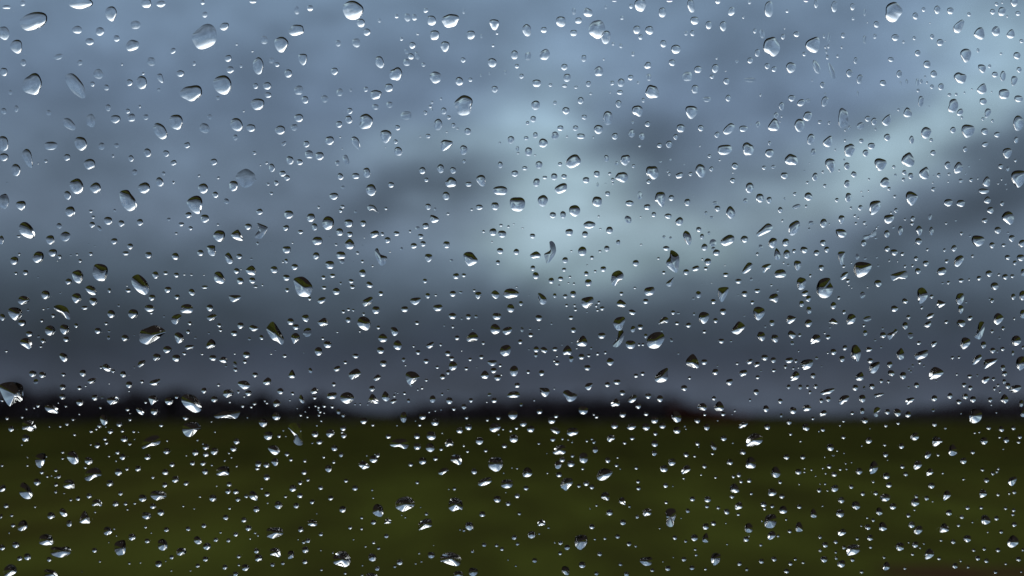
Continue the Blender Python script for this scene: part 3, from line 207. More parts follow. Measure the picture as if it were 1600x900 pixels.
30 45 56 36; 445 2 38 20; 306 138 38 26; 696 82 52 36; 640 152 24 18; P 150,215 175,185 215,178 240,210 230,240 190,242; P 308,220 335,170 365,162 395,205 390,240 340,248; 390 284 44 24; 500 250 22 16; 475 281 12 10; 920 165 42 32; 998 32 36 28; 1105 35 36 32; 1173 32 30 24; 1247 28 38 28; 1195 80 28 22; P 1290,80 1340,50 1410,38 1420,55 1370,90 1310,98; P 1460,160 1485,115 1530,102 1558,115 1540,155 1480,190; 1300 160 38 28; 1364 147 46 34; 787 238 56 40; 1038 255 62 42; P 1127,225 1140,198 1180,192 1205,215 1195,240 1145,250; 928 296 26 24; P 1285,285 1305,250 1335,242 1352,265 1330,290 1295,298; 1583 278 34 18 f; 152 347 54 28 b 8; 240 407 54 38; P 533,395 555,360 600,345 620,365 590,395 545,408; 800 404 52 34 b 8; 1222 323 28 20; 1002 358 46 34; 1158 410 58 46 b 20; 1505 346 26 16; 1472 385 18 14; 1276 439 18 16; 1315 427 38 26 b 15; 1015 466 32 20; 1107 531 22 14; 36 391 16 12; 46 418 16 12; 340 340 14 12; 220 288 30 12 b -40; 397 512 54 28 b 20; 153 557 40 24; P 275,565 280,530 310,560 330,580 325,605 300,608; 481 547 16 14; 1504 502 40 14 b -15; P 603,560 620,490 680,455 740,475 756,520 735,550 680,572 625,575; 573 637 52 32 b -20; 48 662 48 26 b -10; 127 670 28 16; 292 648 30 18; 164 583 12 10; 453 735 58 28; 218 767 40 26; P 602,760 608,700 650,675 690,715 690,765 670,778 615,776; 978 687 52 22 b 12; 1130 682 44 28 b 20; 1384 597 62 42; 1410 655 34 28 f; 1447 620 18 12; 1510 642 14 12; 1330 677 18 12; 1525 738 18 14; 1580 727 14 12; P 5,820 15,780 60,750 90,785 60,815 20,832; 187 843 20 12; 486 861 32 18; 536 852 44 18 b 8; 320 867 26 16; P 843,835 845,785 885,765 922,825 895,865 860,860; 1088 821 54 30 b -10; 1143 818 22 12; 1145 784 16 10; 1208 796 20 14; 1313 782 18 12; 1373 772 42 20 b 5; 1475 794 28 16; 1534 790 18 14; 1340 830 20 14; 1420 844 48 26 b 8; 25 875 24 14; 1247 853 14 12
T 1330 600 b
38 42 52 36; 192 30 52 34; 120 40 26 44 f; 532 30 24 20 f; 605 18 44 34; 103 145 60 48 b 20; P 210,105 225,90 300,82 290,105 240,118 220,125; P 505,170 515,135 580,125 575,155 520,190; 770 140 56 36 b 25; 915 118 48 36; 1045 15 44 26; 1102 42 42 30; 1055 122 52 34; 1128 150 54 38 b 15; 996 172 48 28; 1326 48 30 22; 1378 76 22 18; 1360 15 26 18; 1450 25 46 38; P 1463,55 1480,25 1530,8 1575,20 1560,55 1520,76 1480,70; 1286 152 44 30 b 25; P 1378,145 1395,115 1422,92 1455,130 1450,160 1425,178 1395,160; 1297 196 18 14; 1575 190 38 44; 1590 280 50 50; 103 258 42 38; P 207,270 215,225 245,212 275,235 250,260 250,295 225,305 210,290; 335 265 46 34; P 397,275 402,235 430,228 458,250 455,285 425,300; P 500,290 510,260 540,252 552,280 545,300 515,308; 10 275 36 20; 760 242 28 30 f; 126 345 58 36; 434 365 34 22; 320 391 34 16; 172 413 12 12; 1017 274 14 14; P 1098,330 1095,260 1135,230 1190,245 1212,285 1190,340 1140,362 1105,350; 1344 266 16 14; 772 378 44 30; 873 411 22 18; 1272 411 44 24; 1392 425 48 36 b 25; 1503 412 38 28 b 20; 1144 455 22 12; 1186 448 18 14; 1374 495 24 16; 1436 532 56 20 b 15; 1562 494 38 26 b 15; 1550 542 34 18; 1230 537 70 42; P 755,560 760,500 790,485 845,525 820,550 780,575; 590 506 88 26 b 30; 163 538 62 22 b 28; 97 574 16 14; 310 568 30 16; 466 582 48 34; 318 664 50 22 b 8; 337 705 12 12; P 905,640 910,580 945,560 975,600 978,640 945,664 915,658; P 683,675 690,635 720,625 742,640 725,675 695,692; 804 660 28 18 b 15; 1126 638 40 20; 1040 720 60 36 b 15; P 580,775 590,720 630,710 657,740 640,770 595,792; 474 774 40 16; 506 839 38 26 b 15; P 172,815 178,745 215,712 250,765 225,815 185,832; 73 817 58 40 b -30; 326 860 62 40 b 10; P 697,835 710,795 735,780 762,810 745,835 705,848; 848 827 22 14; 1216 797 32 20 b 10; 1310 833 34 24 b 15; 1350 815 24 18; 1362 789 26 14; 1040 885 26 12; 1410 604 14 12
T 0 750 b
22 90 50 50 b -40; P 178,110 195,35 230,25 285,80 298,140 285,168 245,175 205,155; 343 33 66 30 b -10; 518 47 36 24 b -30; 516 113 30 18; 593 124 14 12; P 587,55 600,10 640,-5 680,10 690,50 685,75 640,80 600,68; 815 2 36 16; 655 188 28 14; 723 180 42 20; 825 155 48 26; 1018 46 62 22; 1115 130 40 28; P 855,240 850,205 880,180 930,185 945,225 935,242 895,232; 1070 228 54 30 b 20; 1162 224 34 20; 1248 220 26 14; 1525 52 44 30; 1320 183 72 34; P 1392,145 1410,105 1470,100 1525,110 1540,150 1500,175 1440,185; 1415 255 54 22; 1488 313 60 30 b -15; 55 248 46 22; 325 251 24 12; 108 332 30 16 b 15; 120 428 40 18; 472 345 68 32 b -15; P 565,320 550,280 580,260 612,290 620,330 595,338; 640 412 50 40; P 735,380 750,330 785,285 825,345 832,395 790,400 745,395; 880 299 20 12; P 1315,340 1320,305 1355,298 1395,310 1395,345 1355,362; 208 440 85 70 b -35; 84 490 16 14; 1180 275 24 12; P 362,580 372,520 430,500 480,520 490,570 480,598 400,600; P 470,680 480,620 570,622 620,615 655,640 645,685 570,715 520,710; P 962,495 965,445 1000,432 1035,455 1035,485 995,510; 1057 454 18 14; 1078 517 14 12; 1222 545 66 26; 1362 573 44 20; 1347 438 26 18; 1540 470 46 20; 1400 491 14 12; 145 612 62 32; 20 632 50 34 b -30; 182 738 46 18; 253 727 66 26; 455 743 44 22; 875 662 48 20 b -25; 1008 578 12 12; P 1085,690 1060,640 1065,585 1110,560 1155,560 1165,620 1150,682 1115,695; P 1465,625 1465,565 1510,545 1548,580 1540,635 1500,652; 924 757 24 14; 1198 775 24 12 b -20; 1300 767 16 10; 1534 752 14 12; 1468 790 62 28; 1587 722 40 22 b 20; P 40,880 40,820 90,780 145,800 152,850 110,880 60,895; P 410,870 420,828 490,835 528,870 525,910 440,920; 757 847 24 16 f; 8 345 24 34 b -20; 1585 840 12 10
T 266 750 b
48 10 64 26; 146 41 44 18; 430 56 16 10; 545 50 50 16 b -10; 535 115 52 26; 607 120 52 22; 275 157 22 12; 393 180 66 34; 627 188 46 24; 703 155 38 20 b -30; P 735,160 735,115 765,100 800,130 805,185 770,182; 847 80 22 14; 896 138 46 26; 1067 157 28 14; 902 215 18 12; 1203 32 38 26; 1275 5 34 16; 1135 92 66 30; 1391 79 42 20; 1200 152 50 26; P 968,245 975,205 1005,195 1035,220 1037,245 1003,268; 1166 245 52 30; 1314 210 44 22; 1484 175 46 24; 1582 275 50 40 b -25; 120 244 22 12; 222 267 16 12; 549 265 28 16 b 15; 797 283 56 24 b 20; 513 355 50 26; 682 381 48 18; P 1273,410 1280,375 1320,368 1355,385 1357,420 1310,425; 165 459 42 22; 311 433 44 18; 722 456 54 26 b -15; 466 488 22 12; 607 512 42 20; 785 494 24 12; 812 517 20 14 b 30; 740 546 18 12; 422 563 42 16; 538 568 38 14 b 10; 1357 312 12 10; P 893,515 895,455 960,440 1030,448 1045,495 1010,520 950,540 910,530; 1208 465 50 34; 1394 508 38 20; 1274 568 42 24; 1235 582 32 14; 1184 552 14 12; P 220,565 225,530 255,520 285,550 285,585 250,592; 340 630 72 32 b 8; P 58,685 65,640 105,628 145,640 145,675 95,698; 325 738 48 30 b -10; 14 722 42 22; 797 665 48 24 b -10; P 787,740 790,700 820,688 850,705 850,740 815,752; P 925,690 930,640 1000,632 1020,700 1005,712 960,698; P 1090,725 1090,670 1120,652 1145,670 1140,715 1110,728; 1250 658 60 30 b 15; 1247 765 46 24 b 8; 633 716 36 16 b -15; 634 790 24 12; 253 800 38 20; 187 842 16 12; 695 828 68 26; 505 818 46 18 b 8; 947 792 40 20; 1042 777 34 16 b 10; 604 878 44 22; P 1515,770 1515,700 1560,665 1620,660 1668,720 1660,780 1620,805 1580,795; 1400 834 26 16; 1394 653 16 10; 1505 676 14 12; 10 842 18 14; 560 885 60 10 f
T 532 750 b
50 14 36 16; 134 83 50 26; 293 95 20 14; 302 168 18 10; 710 29 32 14 b 15; 1338 33 140 24 b 20; P 1488,55 1495,10 1540,-5 1590,5 1597,35 1580,65 1530,75; 1055 87 30 14; 1004 87 12 10; 1532 116 12 8; 20 280 64 40 b -25; P 300,305 310,240 345,222 390,250 392,320 360,340; P 510,250 525,185 610,152 675,185 682,240 630,270 580,292 540,275; P 1000,250 1015,180 1070,165 1125,200 1128,270 1090,272 1045,288 1015,275; 1452 192 66 30; 1553 225 42 24; 742 254 12 10; 795 318 30 18 b -30; 600 348 18 12; 568 326 12 10; 1313 325 54 30; 196 353 28 16; 305 398 46 26; P 405,405 410,370 435,355 468,375 465,398 430,400; 88 446 34 22 b -20; 196 456 28 14; P 722,458 725,400 780,362 835,365 845,425 795,442 740,462; P 1158,440 1160,400 1190,388 1222,400 1227,445 1195,465; 1142 470 24 18; 1107 462 16 12; 424 527 40 18 b -25; 120 553 14 12; 306 585 28 14; 232 618 20 10; 352 638 32 14; 1330 607 38 20 b -20; 1445 610 32 18 b 15; 1495 647 34 14 b 15; 1222 665 28 16 b -25; 840 710 62 26 b 5; 728 683 20 10; 749 757 18 12; 696 776 18 12; P 262,735 265,690 295,682 328,700 325,740 295,752; 548 775 56 24; 503 806 28 14 b -15; 204 793 16 12; 340 828 44 22; P 925,750 935,700 1020,668 1110,710 1108,775 1080,795 1020,785 960,762; P 1190,870 1195,820 1230,812 1268,830 1262,870 1230,890; P 1050,890 1060,850 1100,842 1135,860 1130,895 1090,905; P 235,890 250,865 300,862 345,885 330,930 260,930; 43 866 26 18; 200 884 22 14; 1552 740 14 10; 862 606 10 8
T 798 750 b
8 42 30 30 b 25; 142 82 44 24; 60 155 46 24 b 15; P 462,60 475,5 510,-20 570,-10 570,35 545,60 515,97 490,85; 632 59 36 20; 700 43 48 20 b 12; 752 74 46 20; P 810,0 830,-30 870,-25 885,0 870,20 840,22; 1180 20 36 18; 1184 82 40 20 b -15; 1434 57 46 26; 1502 58 14 14; 1440 215 30 12; P 840,165 845,125 880,110 910,130 912,175 895,188; P 1003,205 1010,170 1045,160 1058,195 1062,230 1035,222; 1100 248 24 18; 795 238 24 14; 735 267 12 10; 917 315 58 24; 1172 345 34 22 b -40; P 1227,320 1230,280 1270,262 1300,280 1298,318 1245,333; 80 317 32 14; P 1440,410 1445,350 1432,300 1460,265 1520,270 1530,330 1510,380 1508,420 1475,435; 1040 402 54 28; P 250,415 255,380 290,365 318,390 318,412 270,425; 350 444 22 14; 752 440 48 26; 193 525 70 28; 264 500 18 10; 32 540 44 22 b 15; 990 530 42 22 b -20; 780 550 22 14; 873 546 28 14; P 595,590 598,530 640,508 700,515 710,570 690,610 650,645 615,630; 461 590 40 20; 523 636 52 22 b 8; 62 598 32 14; 408 581 16 10; 1096 600 44 22; 1158 617 24 12; 1520 540 40 26 b -15; 1380 449 18 12; 458 684 36 18; 825 692 42 22; 222 755 44 18; 47 798 20 12; 662 798 62 30; P 475,850 478,805 510,797 540,820 540,870 515,880; P 1195,750 1215,720 1300,715 1310,760 1290,788 1240,790; 1016 785 36 20; 1312 842 34 16 b -15; 1456 830 50 20 b 15; 795 872 38 18; 1073 880 46 22; 1592 740 30 18; 1507 716 14 12; 1410 757 14 10; 1578 355 12 10
T 1064 750 b
556 20 34 16; 633 15 42 18 b 30; 918 27 36 16; 1095 42 18 12; 1335 38 22 16; 1288 38 12 10; P 462,105 458,60 500,30 535,75 538,105 500,118; 473 160 44 22; 652 128 30 20; P 810,135 812,90 850,78 882,105 882,130 840,146; 935 157 48 28 b 18; 107 183 46 24 b 8; 248 193 58 24 b -6; 242 251 36 16; 345 262 34 18; 63 290 38 26; 425 305 52 22; P 502,265 505,225 550,200 570,240 560,260 515,274; 532 321 30 18; 766 236 52 26 b 8; 846 248 38 20; 775 272 28 14; P 912,290 920,250 960,240 985,280 970,305 930,308; 1096 253 42 24; P 1203,330 1205,285 1230,265 1260,320 1245,348 1215,345; 1280 103 40 20 b 12; 1357 100 20 12; 1425 92 66 30 b 25; 1577 68 42 24; 1485 200 60 26; 1312 241 18 14; 1475 328 76 30 b -5; 1590 242 24 22; P 782,430 775,370 800,325 870,320 885,380 865,430 830,445; 750 382 16 12; 974 368 22 16; 1008 482 36 16; P 1065,465 1068,405 1105,390 1130,455 1115,475 1080,478; P 595,470 598,415 635,398 662,430 660,472 630,487; 302 411 46 22 b 15; 230 445 60 24 b 5; 416 402 14 12; P 97,550 98,515 125,502 155,520 155,545 125,565; P 200,565 205,520 240,490 255,565 230,578; 605 558 50 22; P 808,545 808,495 850,470 878,505 865,530 830,552; 900 520 26 16; 44 572 30 14; 428 597 18 12; 740 606 28 14; 133 647 26 12; 142 698 28 14; 1288 534 36 18; P 1460,510 1460,480 1500,450 1532,480 1510,505 1475,516; 1336 612 52 22 b 8; 1434 578 38 24; 1510 629 36 24 b 15; 1290 657 32 18; 1434 672 22 18; 1438 727 28 20; P 1545,690 1545,640 1575,605 1620,610 1630,680 1590,698; 1325 750 62 24 b -8; 1486 793 72 30 b 22; 1588 745 40 22 b -20; 28 743 42 18 b -10; P 285,760 278,710 310,675 365,690 355,755 310,790; 103 822 44 20; 228 829 28 14; 543 784 42 18 b 15; 862 744 50 20; 746 762 46 20; 610 833 32 16 b 12; 1058 739 32 14; 1015 783 40 16; 1132 770 28 12; 978 855 46 16 b -10; 630 522 12 8
T 1330 750 b
12 68 36 20 b -10; 205 21 24 12; 350 54 52 30 b 20; 743 62 60 34 b 18; 1038 5 24 12; 1253 12 50 24; P 1455,25 1470,-20 1530,-30 1525,10 1490,55; 108 136 42 18 b 35; 228 131 42 18; 315 183 92 28 b 8; 603 157 34 22 b 10; 700 173 42 26 b 15; 754 200 18 12; P 855,180 860,120 890,95 925,135 900,165 865,188; P 1192,155 1190,105 1220,85 1258,120 1245,145 1205,162; 1360 140 32 16 b 10; 1463 127 24 14; 1511 118 38 20 b 15; P 10,245 15,205 60,200 85,240 70,265 40,272; 593 226 78 28 b 20; 387 258 60 26 b 5; P 230,300 240,260 270,258 292,300 262,326; 530 333 40 24 b 20; 586 281 22 10; 1078 262 40 24 b 8; 1204 262 34 16; 1430 266 32 20 b 15; 1505 286 36 18 b 15; 1497 322 32 20 b 10; 907 315 56 24 b 12; 1025 347 38 24 b -15; P 1208,385 1208,335 1250,325 1290,370 1275,400 1235,410; 1346 361 42 24 b 20; 204 376 34 20; 148 353 22 10; 94 427 18 12; 154 450 56 22; P 260,450 262,400 300,390 332,440 320,460 285,470; 560 428 62 28; 622 483 86 28 b 40; P 822,475 835,420 870,400 905,455 890,475 840,484; 994 424 32 18 b 15; 1123 392 20 16; 1510 420 46 24 b 30; 1390 484 36 24; 56 547 30 18; 175 543 54 32 b 20; P -40,690 -35,620 20,595 75,610 80,650 50,680 0,695; 452 635 78 34 b 12; 594 611 58 26 b 10; 833 561 24 16; 945 577 42 28; 1075 560 72 32 b 18; P 1450,600 1455,550 1500,510 1552,560 1530,605 1480,625; 180 626 30 16 b 15; 638 631 20 14; 570 691 28 20; P 685,725 690,660 730,635 770,680 745,715 700,733; 814 730 34 20 b 15; 306 719 26 16; 18 746 38 20 b -15; 1135 655 30 16; 1233 642 34 22; 1360 655 44 24 b 12; 1173 732 46 24 b 12; 1253 755 42 22; 1550 741 46 24 b 18; P 297,825 300,780 335,755 360,800 345,825 320,835; 98 855 36 20; 497 822 28 16; 963 802 50 34; 1083 809 28 16; 1431 780 26 14; 1336 857 36 22 b 8; 1590 650 24 20; 674 592 18 14; 532 580 16 14; 1265 485 18 12; 1015 752 22 14; 1574 852 20 12
"""
# ------------------------------------------------------------------ raindrops on the outside of the pane
# Survey of the drops on the glass, tile by tile (270 x 150 px tiles of the 1600 x 900 photo, enlarged 5.926 times):
# "x y w h type turn" for ordinary drops, "P x,y x,y ..." for drops with an outline of their own.
def parse(text):
    out = []
    ox = oy = 0; dflt = 'o'; tile = -1
    for line in text.strip().split('\n'):
        if line.startswith('T '):
            q = line.split(); ox, oy = float(q[1]), float(q[2]); dflt = q[3] if len(q) > 3 else 'o'; tile += 1
            continue
        for e in line.split(';'):
            e = e.strip()
            if not e: continue
            if e[0] == 'P':
                pts = [tuple(float(c) for c in t.split(',')) for t in e[1:].split()]
                pts = [(ox + a / 5.926, oy + b / 5.926) for a, b in pts]
                out.append(dict(kind='P', pts=pts, tile=tile))
                continue
            q = e.split()
            x, y, w, h = (float(t) for t in q[:4])
            k = q[4] if len(q) > 4 else dflt
            r = float(q[5]) if len(q) > 5 else 0.0
            if k == 'b':                                   # only the bright lower part was surveyed
                full = min(max(0.92 * w, 1.5 * h), 2.5 * h)
                y = y + h / 2 - full / 2
                h = full; r = -r; k = 'c'
            elif w > h * 1.05 and r >= 40 and k in 'oif': r -= 90
            out.append(dict(kind=k, x=ox + x / 5.926, y=oy + y / 5.926, w=w / 5.926, h=h / 5.926, rot=r, tile=tile))
    return out

def catmull(pts, n):
    m = len(pts); per = max(2, n // m); out = []
    for i in range(m):
        p0, p1, p2, p3 = pts[i - 1], pts[i], pts[(i + 1) % m], pts[(i + 2) % m]
        for k in range(per):
            t = k / per
            out.append(tuple(0.5 * (2 * b + (c - a) * t + (2 * a - 5 * b + 4 * c - d) * t * t + (3 * b - a - 3 * c + d) * t ** 3)
                             for a, b, c, d in zip(p0, p1, p2, p3)))
    return out

def outline(d, n, rnd):
    """closed outline in photo pixels, clockwise as seen (y down)"""
    if d['kind'] == 'P':
        return catmull(d['pts'], n)
    k = d['kind']; pts = []
    a1, a2, a3 = rnd.uniform(0, 6.28), rnd.uniform(0, 6.28), rnd.uniform(0, 6.28)
    am = dict(i=0.085, o=0.03, c=0.03, f=0.05, t=0.035, v=0.035).get(k, 0.03)
    if min(d['w'], d['h']) < 4: am *= 0.5
    cr, sr = math.cos(math.radians(d['rot'])), math.sin(math.radians(d['rot']))
    sq = rnd.uniform(-0.03, 0.09)
    for j in range(n):
        a = 2 * math.pi * j / n
        r = 1 + am * (math.sin(2 * a + a1) + 0.7 * math.sin(3 * a + a2) + 0.5 * math.sin(5 * a + a3)) + sq * math.sin(2 * a) ** 2
        x, y = math.cos(a) * r, math.sin(a) * r          # y down
        if k == 't': x *= 1 + 0.42 * y; 
        elif k == 'v': x *= 1 - 0.36 * y
        elif k in 'oc': x *= 1 - 0.07 * y
        x *= d['w'] / 2; y *= d['h'] / 2
        pts.append((d['x'] + x * cr - y * sr, d['y'] + x * sr + y * cr))
    return pts

def drop_mesh(pts, theta, sag, rings, rnd, lean, profile, flat):
    """rings of vertices from the contact line to the summit, plus a flat back; pane coordinates"""
    P = [on_glass(*p) for p in pts]
    n = len(P)
    A = sum(P[i][0] * P[(i + 1) % n][1] - P[(i + 1) % n][0] * P[i][1] for i in range(n)) / 2
    cx = sum((P[i][0] + P[(i + 1) % n][0]) * (P[i][0] * P[(i + 1) % n][1] - P[(i + 1) % n][0] * P[i][1]) for i in range(n)) / (6 * A)
    cy = sum((P[i][1] + P[(i + 1) % n][1]) * (P[i][0] * P[(i + 1) % n][1] - P[(i + 1) % n][0] * P[i][1]) for i in range(n)) / (6 * A)
    if A > 0:
        P = P[::-1]
    A = abs(A)
    hh = max(p[1] for p in P) - min(p[1] for p in P)
    ww = max(p[0] for p in P) - min(p[0] for p in P)
    R = math.sqrt(A / math.pi)
    din = min(math.hypot(p[0] - cx, p[1] - cy) for p in P)
    R = min(R, 1.25 * din, 0.52 * min(hh, ww))
    sx, sy = cx + lean * ww, cy - sag * hh
    rho = R / math.sin(theta)
    p_low, p_top, k, ax = profile
    H = R * k * (1 - 1.9 * max(0, sag)) / p_low
    def z(s, up):
        """height above the glass: flat lenses are caps, full drops sag and have a power profile"""
        if flat:
            return math.sqrt(max(rho * rho - s * s * R * R, 0)) - rho * math.cos(theta)
        pw = p_low + (p_top - p_low) * (0.5 + 0.5 * up)
        return max(0.0, H * (1 - (s * s + 0.010 * (1 - s * s)) ** (pw / 2)))
    v, f, sm = [], [], []
    ss = [1 - (k_ / rings) ** 1.45 for k_ in range(rings)]
    for k, s in enumerate(ss):
        e = min(1.0, (1 - s) * 1.25)
        kx, ky = cx + (sx - cx) * e, cy + (sy - cy) * e
        m = s ** 0.999
        for (x, y) in P:
            up = ((y - sy) * math.cos(ax) + (x - sx) * math.sin(ax)) / max(1e-9, math.hypot(x - sx, y - sy))
            up = max(-1.0, min(1.0, 0.15 + up * 1.3))
            v.append((kx + (x - cx) * m - cx, ky + (y - cy) * m - cy, -z(s, up)))
    v.append((sx - cx, sy - cy, -z(0, 0) * 1.004))
    top = len(v) - 1
    for k in range(rings - 1):
        for j in range(n):
            a, b = k * n + j, k * n + (j + 1) % n
            f.append((a, b, b + n, a + n)); sm.append(True)
    for j in range(n):
        a, b = (rings - 1) * n + j, (rings - 1) * n + (j + 1) % n
        f.append((a, b, top)); sm.append(True)
    base = len(v)
    for (x, y) in P:
        v.append((x - cx, y - cy, 0.0))
    f.append(tuple(base + j for j in range(n - 1, -1, -1))); sm.append(False)
    # wind so that faces look outward (z points back at the room): the back faces +z
    x0, y0 = P[0]; 
    return v, f, sm, (cx, cy), A

drops = parse(SURVEY)
for d in drops:
    if d['kind'] == 'P':
        xs = [p[0] for p in d['pts']]; ys = [p[1] for p in d['pts']]
        d['x'], d['y'] = (min(xs) + max(xs)) / 2, (min(ys) + max(ys)) / 2
        d['w'], d['h'], d['rot'] = max(xs) - min(xs), max(ys) - min(ys), 0
    d['size'] = d['w'] * d['h'] * (0.62 if d['kind'] == 'f' else 1.0)
drops.sort(key=lambda d: -d['size'])
kept = []
grid = {}
for d in drops:                                            # a drop met in two tiles is one drop
    gx, gy = int(d['x'] // 60), int(d['y'] // 60); clash = False
    for i in (-1, 0, 1):
        for j in (-1, 0, 1):
            for e in grid.get((gx + i, gy + j), ()):
                r = 0.25 * (math.sqrt(d['w'] * d['h']) + math.sqrt(e['w'] * e['h'])) 
                dist = math.hypot((d['x'] - e['x']) / max(0.6, math.sqrt(e['w'] / e['h'])), (d['y'] - e['y']) / max(0.6, math.sqrt(e['h'] / e['w'])))
                lim = 1.7 if e['tile'] != d['tile'] else 1.0
                if dist < r * lim: clash = True
    if not clash:
        kept.append(d); grid.setdefault((gx, gy), []).append(d)
# ---- words for the labels
def backdrop(x, y):
    if y > 664: return 'over the dark green field'
    if y > 612: return 'before the dark treeline'
    if y > 505: return 'before the dark low cloud'
    if 690 < x < 960 and 190 < y < 420: return 'before the pale cloud gap'
    if x > 1300 and y < 260: return 'before the bright sky'
    if y < 130: return 'before the upper sky'
    return 'before the grey cloud'
def shape_word(d):
    k = d['kind']; a = d['h'] / d['w']
    if k == 't': s = 'pear shaped'
    elif k == 'v': s = 'tapering'
    elif k == 'f': s = 'faint flat'
    elif k == 'i': s = 'uneven'
    elif k == 'P': s = 'irregular'
    else: s = 'rounded'
    if a > 1.35: s = 'tall ' + s
    elif a < 0.74: s = 'wide ' + s
    return s
LEN = len(kept)
used = {}
NAMED = 300
small_v, small_f, small_s = [], [], []
for i, d in enumerate(kept):
    rnd = random.Random(i * 13 + 5)
    big = i < NAMED
    m = min(d['w'], d['h'])
    n = 40 if big else (20 if m > 7 else (14 if m > 4 else 10))
    if d['kind'] == 'P' and not big: n = 20
    rings = 13 if big else (9 if m > 7 else 6)
    pts = outline(d, n, rnd)
    if d['kind'] == 'f': theta = rnd.uniform(20, 34)
    else: theta = rnd.uniform(46, 58)
    def ramp(t, pts):
        for (a0, b0), (a1, b1) in zip(pts, pts[1:]):
            if t <= a1: return b0 + (b1 - b0) * max(0, (t - a0) / (a1 - a0))
        return pts[-1][1]
    y_ = d['y'] + rnd.uniform(-28, 28)
    side = max(-1.0, min(1.0, (800 - d['x']) / 350)) * ramp(d['y'], [(0, 0.95), (300, 0.75), (500, 0.35), (900, 0.3)])
    prof = (ramp(y_, [(0, 2.0), (230, 1.9), (330, 1.65), (480, 1.3), (620, 1.12), (900, 1.13)]),
            ramp(y_, [(0, 4.8), (230, 4.2), (330, 2.8), (450, 1.5), (600, 1.25), (640, 1.25), (690, 1.3), (900, 1.35)]),
            ramp(y_, [(0, 0.60), (230, 0.68), (330, 0.84), (480, 1.02), (620, 1.15), (720, 1.23), (900, 1.29)]) * rnd.uniform(0.93, 1.02), side)
    if d['y'] < 160 and d['x'] < 500 and d['kind'] != 'f': theta -= 4
    up = min(1, max(0, (430 - d['y']) / 300))
    lean = (0.17 if d['kind'] != 'f' else 0.05) * max(-1, min(1, (800 - d['x']) / 500)) * (0.06 + 0.94 * up)
    sag = rnd.uniform(0.04, 0.10) - 0.16 * up - 0.01 * min(1, max(0, (d['y'] - 560) / 160))
    v, f, sm, c, area = drop_mesh(pts, math.radians(theta), sag, rings, rnd, lean, prof, d['kind'] == 'f')
    if big:
        mx = Matrix.Translation(CAM + F_ * (D_PANE + T_PANE + GAP) + R_ * c[0] + U_ * c[1]) @ BASIS
        o = link('raindrop', v, f, [M_WATER], smooth=sm, matrix=mx)
        big_w = 'largest' if i == 0 else 'very large' if i < 25 else 'large' if i < 90 else 'mid sized' if i < 190 else 'small'
        lx, ly = round(d['x'] / 16), round(d['y'] / 9)
        lx, ly = max(0, min(100, lx)), max(0, min(100, ly))
        lab = '%s %s raindrop %s, %d%% across and %d%% down' % (big_w, shape_word(d), backdrop(d['x'], d['y']), lx, ly)
        if (lx, ly) in used:
            lab = '%s %s raindrop %s, %.1f%% across and %.1f%% down' % (big_w, shape_word(d), backdrop(d['x'], d['y']), d['x'] / 16, d['y'] / 9)
        used[(lx, ly)] = 1
        tag(o, lab, 'raindrop', 'raindrops on the window pane')
    else:
        b = len(small_v)
        small_v += [(x + c[0], y + c[1], z) for x, y, z in v]
        small_f += [tuple(q + b for q in t) for t in f]
        small_s += sm
rnd = random.Random(99)                                    # the same rain on the rest of the pane, left and right of and above and below the survey
for _ in range(2600):
    px, py = rnd.uniform(-850, 2450), rnd.uniform(-560, 1460)
    if -12 < px < 1612 and -12 < py < 912: continue
    q = min(34, 3.2 + rnd.expovariate(1 / 5.0)); w = q * rnd.uniform(0.8, 1.15); h = q * rnd.uniform(0.85, 1.4)
    if py > 1200: h *= 0.7
    d = dict(kind='o', x=px, y=py, w=w, h=h, rot=rnd.uniform(-25, 25))
    v, f, sm, c, area = drop_mesh(outline(d, 12, rnd), math.radians(48), 0.06, 5, rnd, 0.0, (1.6, 1.9, 0.95, 0.0), False)
    b = len(small_v)
    small_v += [(x + c[0], y + c[1], z) for x, y, z in v]
    small_f += [tuple(t_ + b for t_ in t) for t in f]; small_s += sm
rest = link('small_raindrops', small_v, small_f, [M_WATER], smooth=small_s,
            matrix=Matrix.Translation(CAM + F_ * (D_PANE + T_PANE + GAP)) @ BASIS)
tag(rest, 'hundreds of tiny raindrops speckling the glass between the larger ones', 'raindrops', kind='stuff')
print('DROPS', len(drops), LEN, 'clearance', len(small_v))
# ------------------------------------------------------------------ the field
M_GRASS, nt, p, ramp, tc = noise_mat('field_grass', [
    (0.25, (0.0091, 0.0095, 0.0028, 1)), (0.45, (0.0119, 0.0132, 0.0030, 1)),
    (0.58, (0.0172, 0.0206, 0.0040, 1)), (0.80, (0.0221, 0.0267, 0.0053, 1))], 0.55, 10)
n2 = nt.nodes.new('ShaderNodeTexNoise'); n2.inputs['Scale'].default_value = 0.11; n2.inputs['Detail'].default_value = 7
r2 = nt.nodes.new('ShaderNodeValToRGB')
r2.color_ramp.elements[0].position = 0.52; r2.color_ramp.elements[0].color = (0, 0, 0, 1)
r2.color_ramp.elements[1].position = 0.66; r2.color_ramp.elements[1].color = (1, 1, 1, 1)
mx = nt.nodes.new('ShaderNodeMix'); mx.data_type = 'RGBA'
mx.inputs['B'].default_value = (0.016, 0.010, 0.003, 1)
gm = nt.nodes.new('ShaderNodeMapping'); gm.inputs['Scale'].default_value = (1.0, 0.22, 1.0); gm.inputs['Rotation'].default_value = (0, 0, 0.12)
nt.links.new(tc.outputs['Object'], gm.inputs['Vector']); nt.links.new(gm.outputs[0], n2.inputs['Vector'])
for l_ in list(nt.links):
    if l_.from_node == tc and l_.to_node.type == 'TEX_NOISE': nt.links.new(gm.outputs[0], l_.to_socket)
nt.links.new(n2.outputs['Fac'], r2.inputs['Fac'])
ml = nt.nodes.new('ShaderNodeMath'); ml.operation = 'MULTIPLY'; ml.inputs[1].default_value = 0.18
